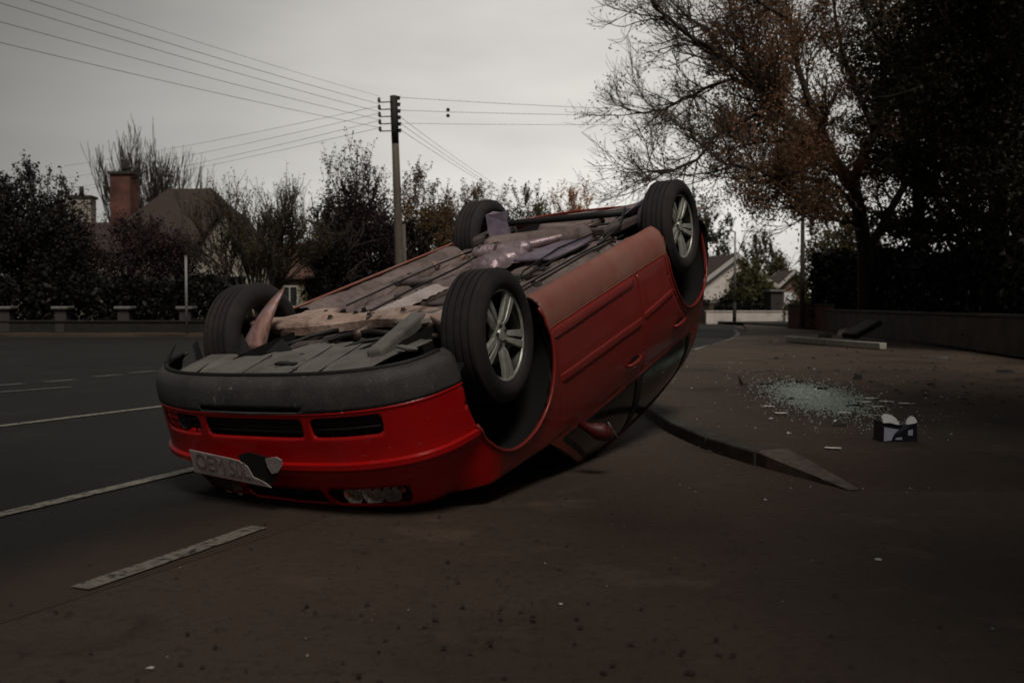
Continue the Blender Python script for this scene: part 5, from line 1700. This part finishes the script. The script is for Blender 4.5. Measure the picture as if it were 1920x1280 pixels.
bushy('garden_tree', 'small shrub at the foot of the street lamp behind the white wall', (A(1345, 560, 52).x, 52, .1), 1.3, 3.4, M_LHEDGE, 24, 3000, .08, 30, .3, low=0, twigs=0, depth=1.2)
bushy('garden_tree', 'olive tree right of the small gabled house, under the beech branches', (A(1575, 560, 62).x, 62, .1), 6.2, 5.0, M_LOLIVE, 25, 9000, .12, 80, .6, low=0, twigs=14)


def bare_tree(name, lab, base, h, seed, stems, spread0, up, maxl=3, rad=.07, leafm=None, leaf=.05, per=1, kids=(5, 7), L0=.55, wander=.2, spr=.55, group=None, minr=.007):
    root = empty(name, base); tag(root, lab, 'tree', group)
    T = Tree(seed); r2 = random.Random(seed)
    for k in range(stems):
        a = 2 * math.pi * k / stems + r2.uniform(-.3, .3)
        d0 = Vector((math.cos(a) * spread0, math.sin(a) * spread0, 1))
        T.grow((math.cos(a) * .2, math.sin(a) * .2, 0), d0, h * L0 * r2.uniform(.85, 1.1), rad, 0, maxl, up, wander, kids, spr, minr)
    if leafm:
        pts = [tuple(q + rand_dir(r2) * .12) for q, _ in T.tips for _ in range(per) if r2.random() < .8]
        leaves(root, np.array(pts), np.full(len(pts), leaf) * np.random.default_rng(seed).uniform(.6, 1.3, len(pts)), leafm, seed)
    T.finish(root)
    return root


bare_tree('bare_tree', 'tall upswept bare tree behind the red brick chimney', (A(262, 560, 56).x, 57, .1), 7.7, 41, 10, .30, .16, 3, .08, None, kids=(5, 7), L0=.62, wander=.12, spr=.36, minr=.012)
bare_tree('bare_tree', 'bare multi-stemmed tree in front of the pale gabled house', (A(485, 560, 36).x, 36.5, .1), 5.0, 42, 8, .50, .10, 3, .07, M_LOLIVE, .04, 2, kids=(6, 7), L0=.55, wander=.2, spr=.55, minr=.007)

# --- beech with hanging brown leaves on the right
BD_ = 27.0
bt = empty('beech_tree', (A(1625, 560, BD_).x, BD_, .1)); tag(bt, 'large spreading beech with brown autumn leaves over the pavement wall', 'tree')
bo = Vector(bt.location)
T = Tree(77); r2 = T.r


def wp_(px, py, dy=0.0): return A(px, py, BD_ + dy) - bo


T.limb([Vector((0, 0, 0)), wp_(1622, 470), wp_(1612, 400), wp_(1600, 345)], .22, .17, 10)
LIMBS = [([(1600, 345), (1540, 285), (1470, 235), (1420, 175), (1345, 120), (1260, 75), (1180, 15), (1120, -60)], .13, -1.0),
         ([(1600, 350), (1560, 300), (1515, 200), (1480, 120), (1465, 40), (1430, -90)], .12, .6),
         ([(1540, 285), (1440, 215), (1390, 130), (1350, 50), (1320, -50)], .08, .8),
         ([(1470, 240), (1390, 215), (1320, 245), (1265, 300), (1205, 325), (1160, 318)], .055, -1.4),
         ([(1420, 178), (1340, 150), (1260, 175), (1195, 205), (1130, 213)], .05, -.6),
         ([(1612, 400), (1560, 350), (1490, 330), (1420, 330), (1350, 310), (1290, 325)], .06, -2.0),
         ([(1612, 420), (1580, 415), (1540, 400), (1500, 390), (1460, 385)], .05, -1.2),
         ([(1600, 345), (1640, 240), (1660, 120), (1650, 0), (1630, -120)], .13, .4),
         ([(1640, 240), (1590, 140), (1560, 40), (1545, -80)], .08, 1.2),
         ([(1622, 470), (1680, 380), (1740, 280), (1790, 180), (1830, 60)], .11, 1.0),
         ([(1345, 120), (1290, 60), (1230, 20), (1170, -30)], .04, .9),
         ([(1465, 40), (1400, 0), (1340, -60)], .05, -.9),
         ([(1610, 380), (1570, 330), (1500, 300), (1430, 310)], .05, 1.4),
         ([(1540, 285), (1490, 260), (1400, 270), (1330, 280)], .045, .5)]
for pts, rad, dy in LIMBS:
    pts = [(1600 + (px - 1600) * .88 if px < 1600 else px, py) for px, py in pts]
    P3 = [wp_(px, py, dy * i / (len(pts) - 1) * 2) for i, (px, py) in enumerate(pts)]
    fine = []
    for a, b in zip(P3[:-1], P3[1:]):
        for k in range(3): fine.append(a.lerp(b, k / 3) + rand_dir(r2) * .05)
    fine.append(P3[-1])
    T.limb(fine, rad * 1.25, .022, 7)
    n = len(fine)
    for i in range(2, n):
        t = i / n
        for k in range(2 if t > .25 else 1):
            ax = (fine[i] - fine[i - 1]).normalized()
            d = (ax * .8 + rand_dir(r2) * .8 + Vector((-.15, 0, 0.0))).normalized()
            if fine[i].z < 3.2: d = (d + Vector((0, 0, .35))).normalized()
            T.grow(fine[i], d, r2.uniform(.8, 1.45), rad * .30 * (1.1 - t) + .012, 1, 3, .07, .22, (5, 7), .62, .0045)
tips = T.tips
pts = []
for q, lv in tips:
    w = q + bo; px = 960 + F_PX * w.x / w.y
    # inner crown keeps its leaves, outer twigs are bare
    keep = max(.04, min(1, ((w.x - bo.x) + 5.3) / 2.3)) * (.62 + 1.0 * mnoise.noise((w.x * 1.3, w.y * 1.3, w.z * 1.3)))
    if w.z < 3.1 and w.x - bo.x < -2.4: keep *= .25
    if r2.random() < keep:
        for _ in range(5): pts.append(tuple(q + rand_dir(r2) * .26))
print('beech', len(tips), len(pts))
g = np.random.default_rng(5)
leaves(bt, np.array(pts), g.uniform(.025, .055, len(pts)), M_LBEECH, 5)
T.finish(bt)


# --- ivy-clad trees at the right
def ivy_tree(lab, px, D, h, w, seed, m, n, leaf=.075, low=.0, extra=None):
    base = Vector((A(px, 560, D).x, D, .1))
    root = empty('ivy_clad_tree', base); tag(root, lab, 'tree')
    g = np.random.default_rng(seed); r2 = random.Random(seed); T = Tree(seed)
    T.limb([Vector((0, 0, 0)), Vector((.1, 0, h * .3)), Vector((-.1, .1, h * .6)), Vector((.1, 0, h))], .26, .08, 10)
    for k in range(16):
        z = h * r2.uniform(.15, .95); a = r2.uniform(0, 6.28)
        T.grow((0, 0, z), (math.cos(a), math.sin(a), r2.uniform(.1, .7)), w * .42, .06, 1, 3, .05, .25, (4, 5), .7, .006)
    tp_ = np.array([tuple(q) for q, _ in T.tips])
    P1 = tp_[g.integers(0, len(tp_), n // 2)] + g.normal(size=(n // 2, 3)) * .16
    P2_ = clump_points(g, (0, 0, h * .5), (w * .42, w * .42, h * .52), n // 2, 160, .55, .15)
    P = np.concatenate([P1, P2_]); P = P[P[:, 2] > 0]
    leaves(root, P, leaf * g.uniform(.6, 1.4, len(P)), m, seed)
    T.finish(root)


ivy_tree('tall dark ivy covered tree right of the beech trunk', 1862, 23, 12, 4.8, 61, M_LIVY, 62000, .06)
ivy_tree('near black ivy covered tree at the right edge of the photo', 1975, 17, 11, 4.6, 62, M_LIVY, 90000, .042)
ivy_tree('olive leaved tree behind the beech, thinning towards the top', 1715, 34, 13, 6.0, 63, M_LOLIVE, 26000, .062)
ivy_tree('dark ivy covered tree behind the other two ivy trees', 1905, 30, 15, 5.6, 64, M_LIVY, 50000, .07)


# trees added out of view beside and behind the camera to shade the near corners
ivy_tree('added unseen shade tree beside the camera overhanging the forecourt', 5200, 2.8, 12, 6.5, 65, M_LIVY, 26000, .085)
for nm_, loc_ in (('added unseen shade tree behind the camera on the right', (4.7, -2.0, 0)), ('added unseen shade tree behind the camera on the left', (-2.7, -3.0, 0))):
    src_ = [o for o in COL.objects if o.name.startswith('ivy_clad_tree') and not o.parent][-1]
    c_ = copy_tree(src_); c_.location = loc_; c_['label'] = nm_


# --- hedges
def hedge(lab, a, b, h0, h1, th, m, seed, n, leaf=.06, z0=.1):
    a, b = Vector((*a, z0)), Vector((*b, z0)); d = b - a; L_ = d.length
    root = empty('hedge', a, math.atan2(d.y, d.x)); tag(root, lab, 'hedge')
    g = np.random.default_rng(seed)
    t = g.random(n); hh_ = h0 + (h1 - h0) * t
    bumpy = np.array([mnoise.noise((x * L_ * .9, 3.1, seed)) for x in t]) * .25 + np.array([mnoise.noise((x * L_ * 4, 1.1, seed)) for x in t]) * .12
    side = g.random(n)
    z = g.random(n) ** .8 * (hh_ * (1 + bumpy * .6)); y = (side ** .6) * th / 2 * g.choice([-1, 1], n) * (1 + bumpy * .5)
    P = np.stack([t * L_, y, z], 1) + g.normal(size=(n, 3)) * .05
    leaves(root, P, leaf * g.uniform(.6, 1.5, n), m, seed, 'foliage')
    # dark woody core
    core = MB(); ns = max(6, int(L_ / .8))
    for i in range(ns):
        x = L_ * (i + .5) / ns; hx = (h0 + (h1 - h0) * (i + .5) / ns) * .8
        core.tube([(x, 0, 0), (x + .1, .05, hx * .5), (x - .1, -.05, hx)], [.05, .035, .01], 5)
        for k in range(5):
            zz_ = hx * (.2 + .15 * k); sd = -1 if k % 2 else 1
            core.tube([(x, 0, zz_), (x + .25 * sd, .2 * sd, zz_ + .3)], [.02, .008], 4)
    core.build('stem', M_BARK, root, smooth=True, recalc=False)


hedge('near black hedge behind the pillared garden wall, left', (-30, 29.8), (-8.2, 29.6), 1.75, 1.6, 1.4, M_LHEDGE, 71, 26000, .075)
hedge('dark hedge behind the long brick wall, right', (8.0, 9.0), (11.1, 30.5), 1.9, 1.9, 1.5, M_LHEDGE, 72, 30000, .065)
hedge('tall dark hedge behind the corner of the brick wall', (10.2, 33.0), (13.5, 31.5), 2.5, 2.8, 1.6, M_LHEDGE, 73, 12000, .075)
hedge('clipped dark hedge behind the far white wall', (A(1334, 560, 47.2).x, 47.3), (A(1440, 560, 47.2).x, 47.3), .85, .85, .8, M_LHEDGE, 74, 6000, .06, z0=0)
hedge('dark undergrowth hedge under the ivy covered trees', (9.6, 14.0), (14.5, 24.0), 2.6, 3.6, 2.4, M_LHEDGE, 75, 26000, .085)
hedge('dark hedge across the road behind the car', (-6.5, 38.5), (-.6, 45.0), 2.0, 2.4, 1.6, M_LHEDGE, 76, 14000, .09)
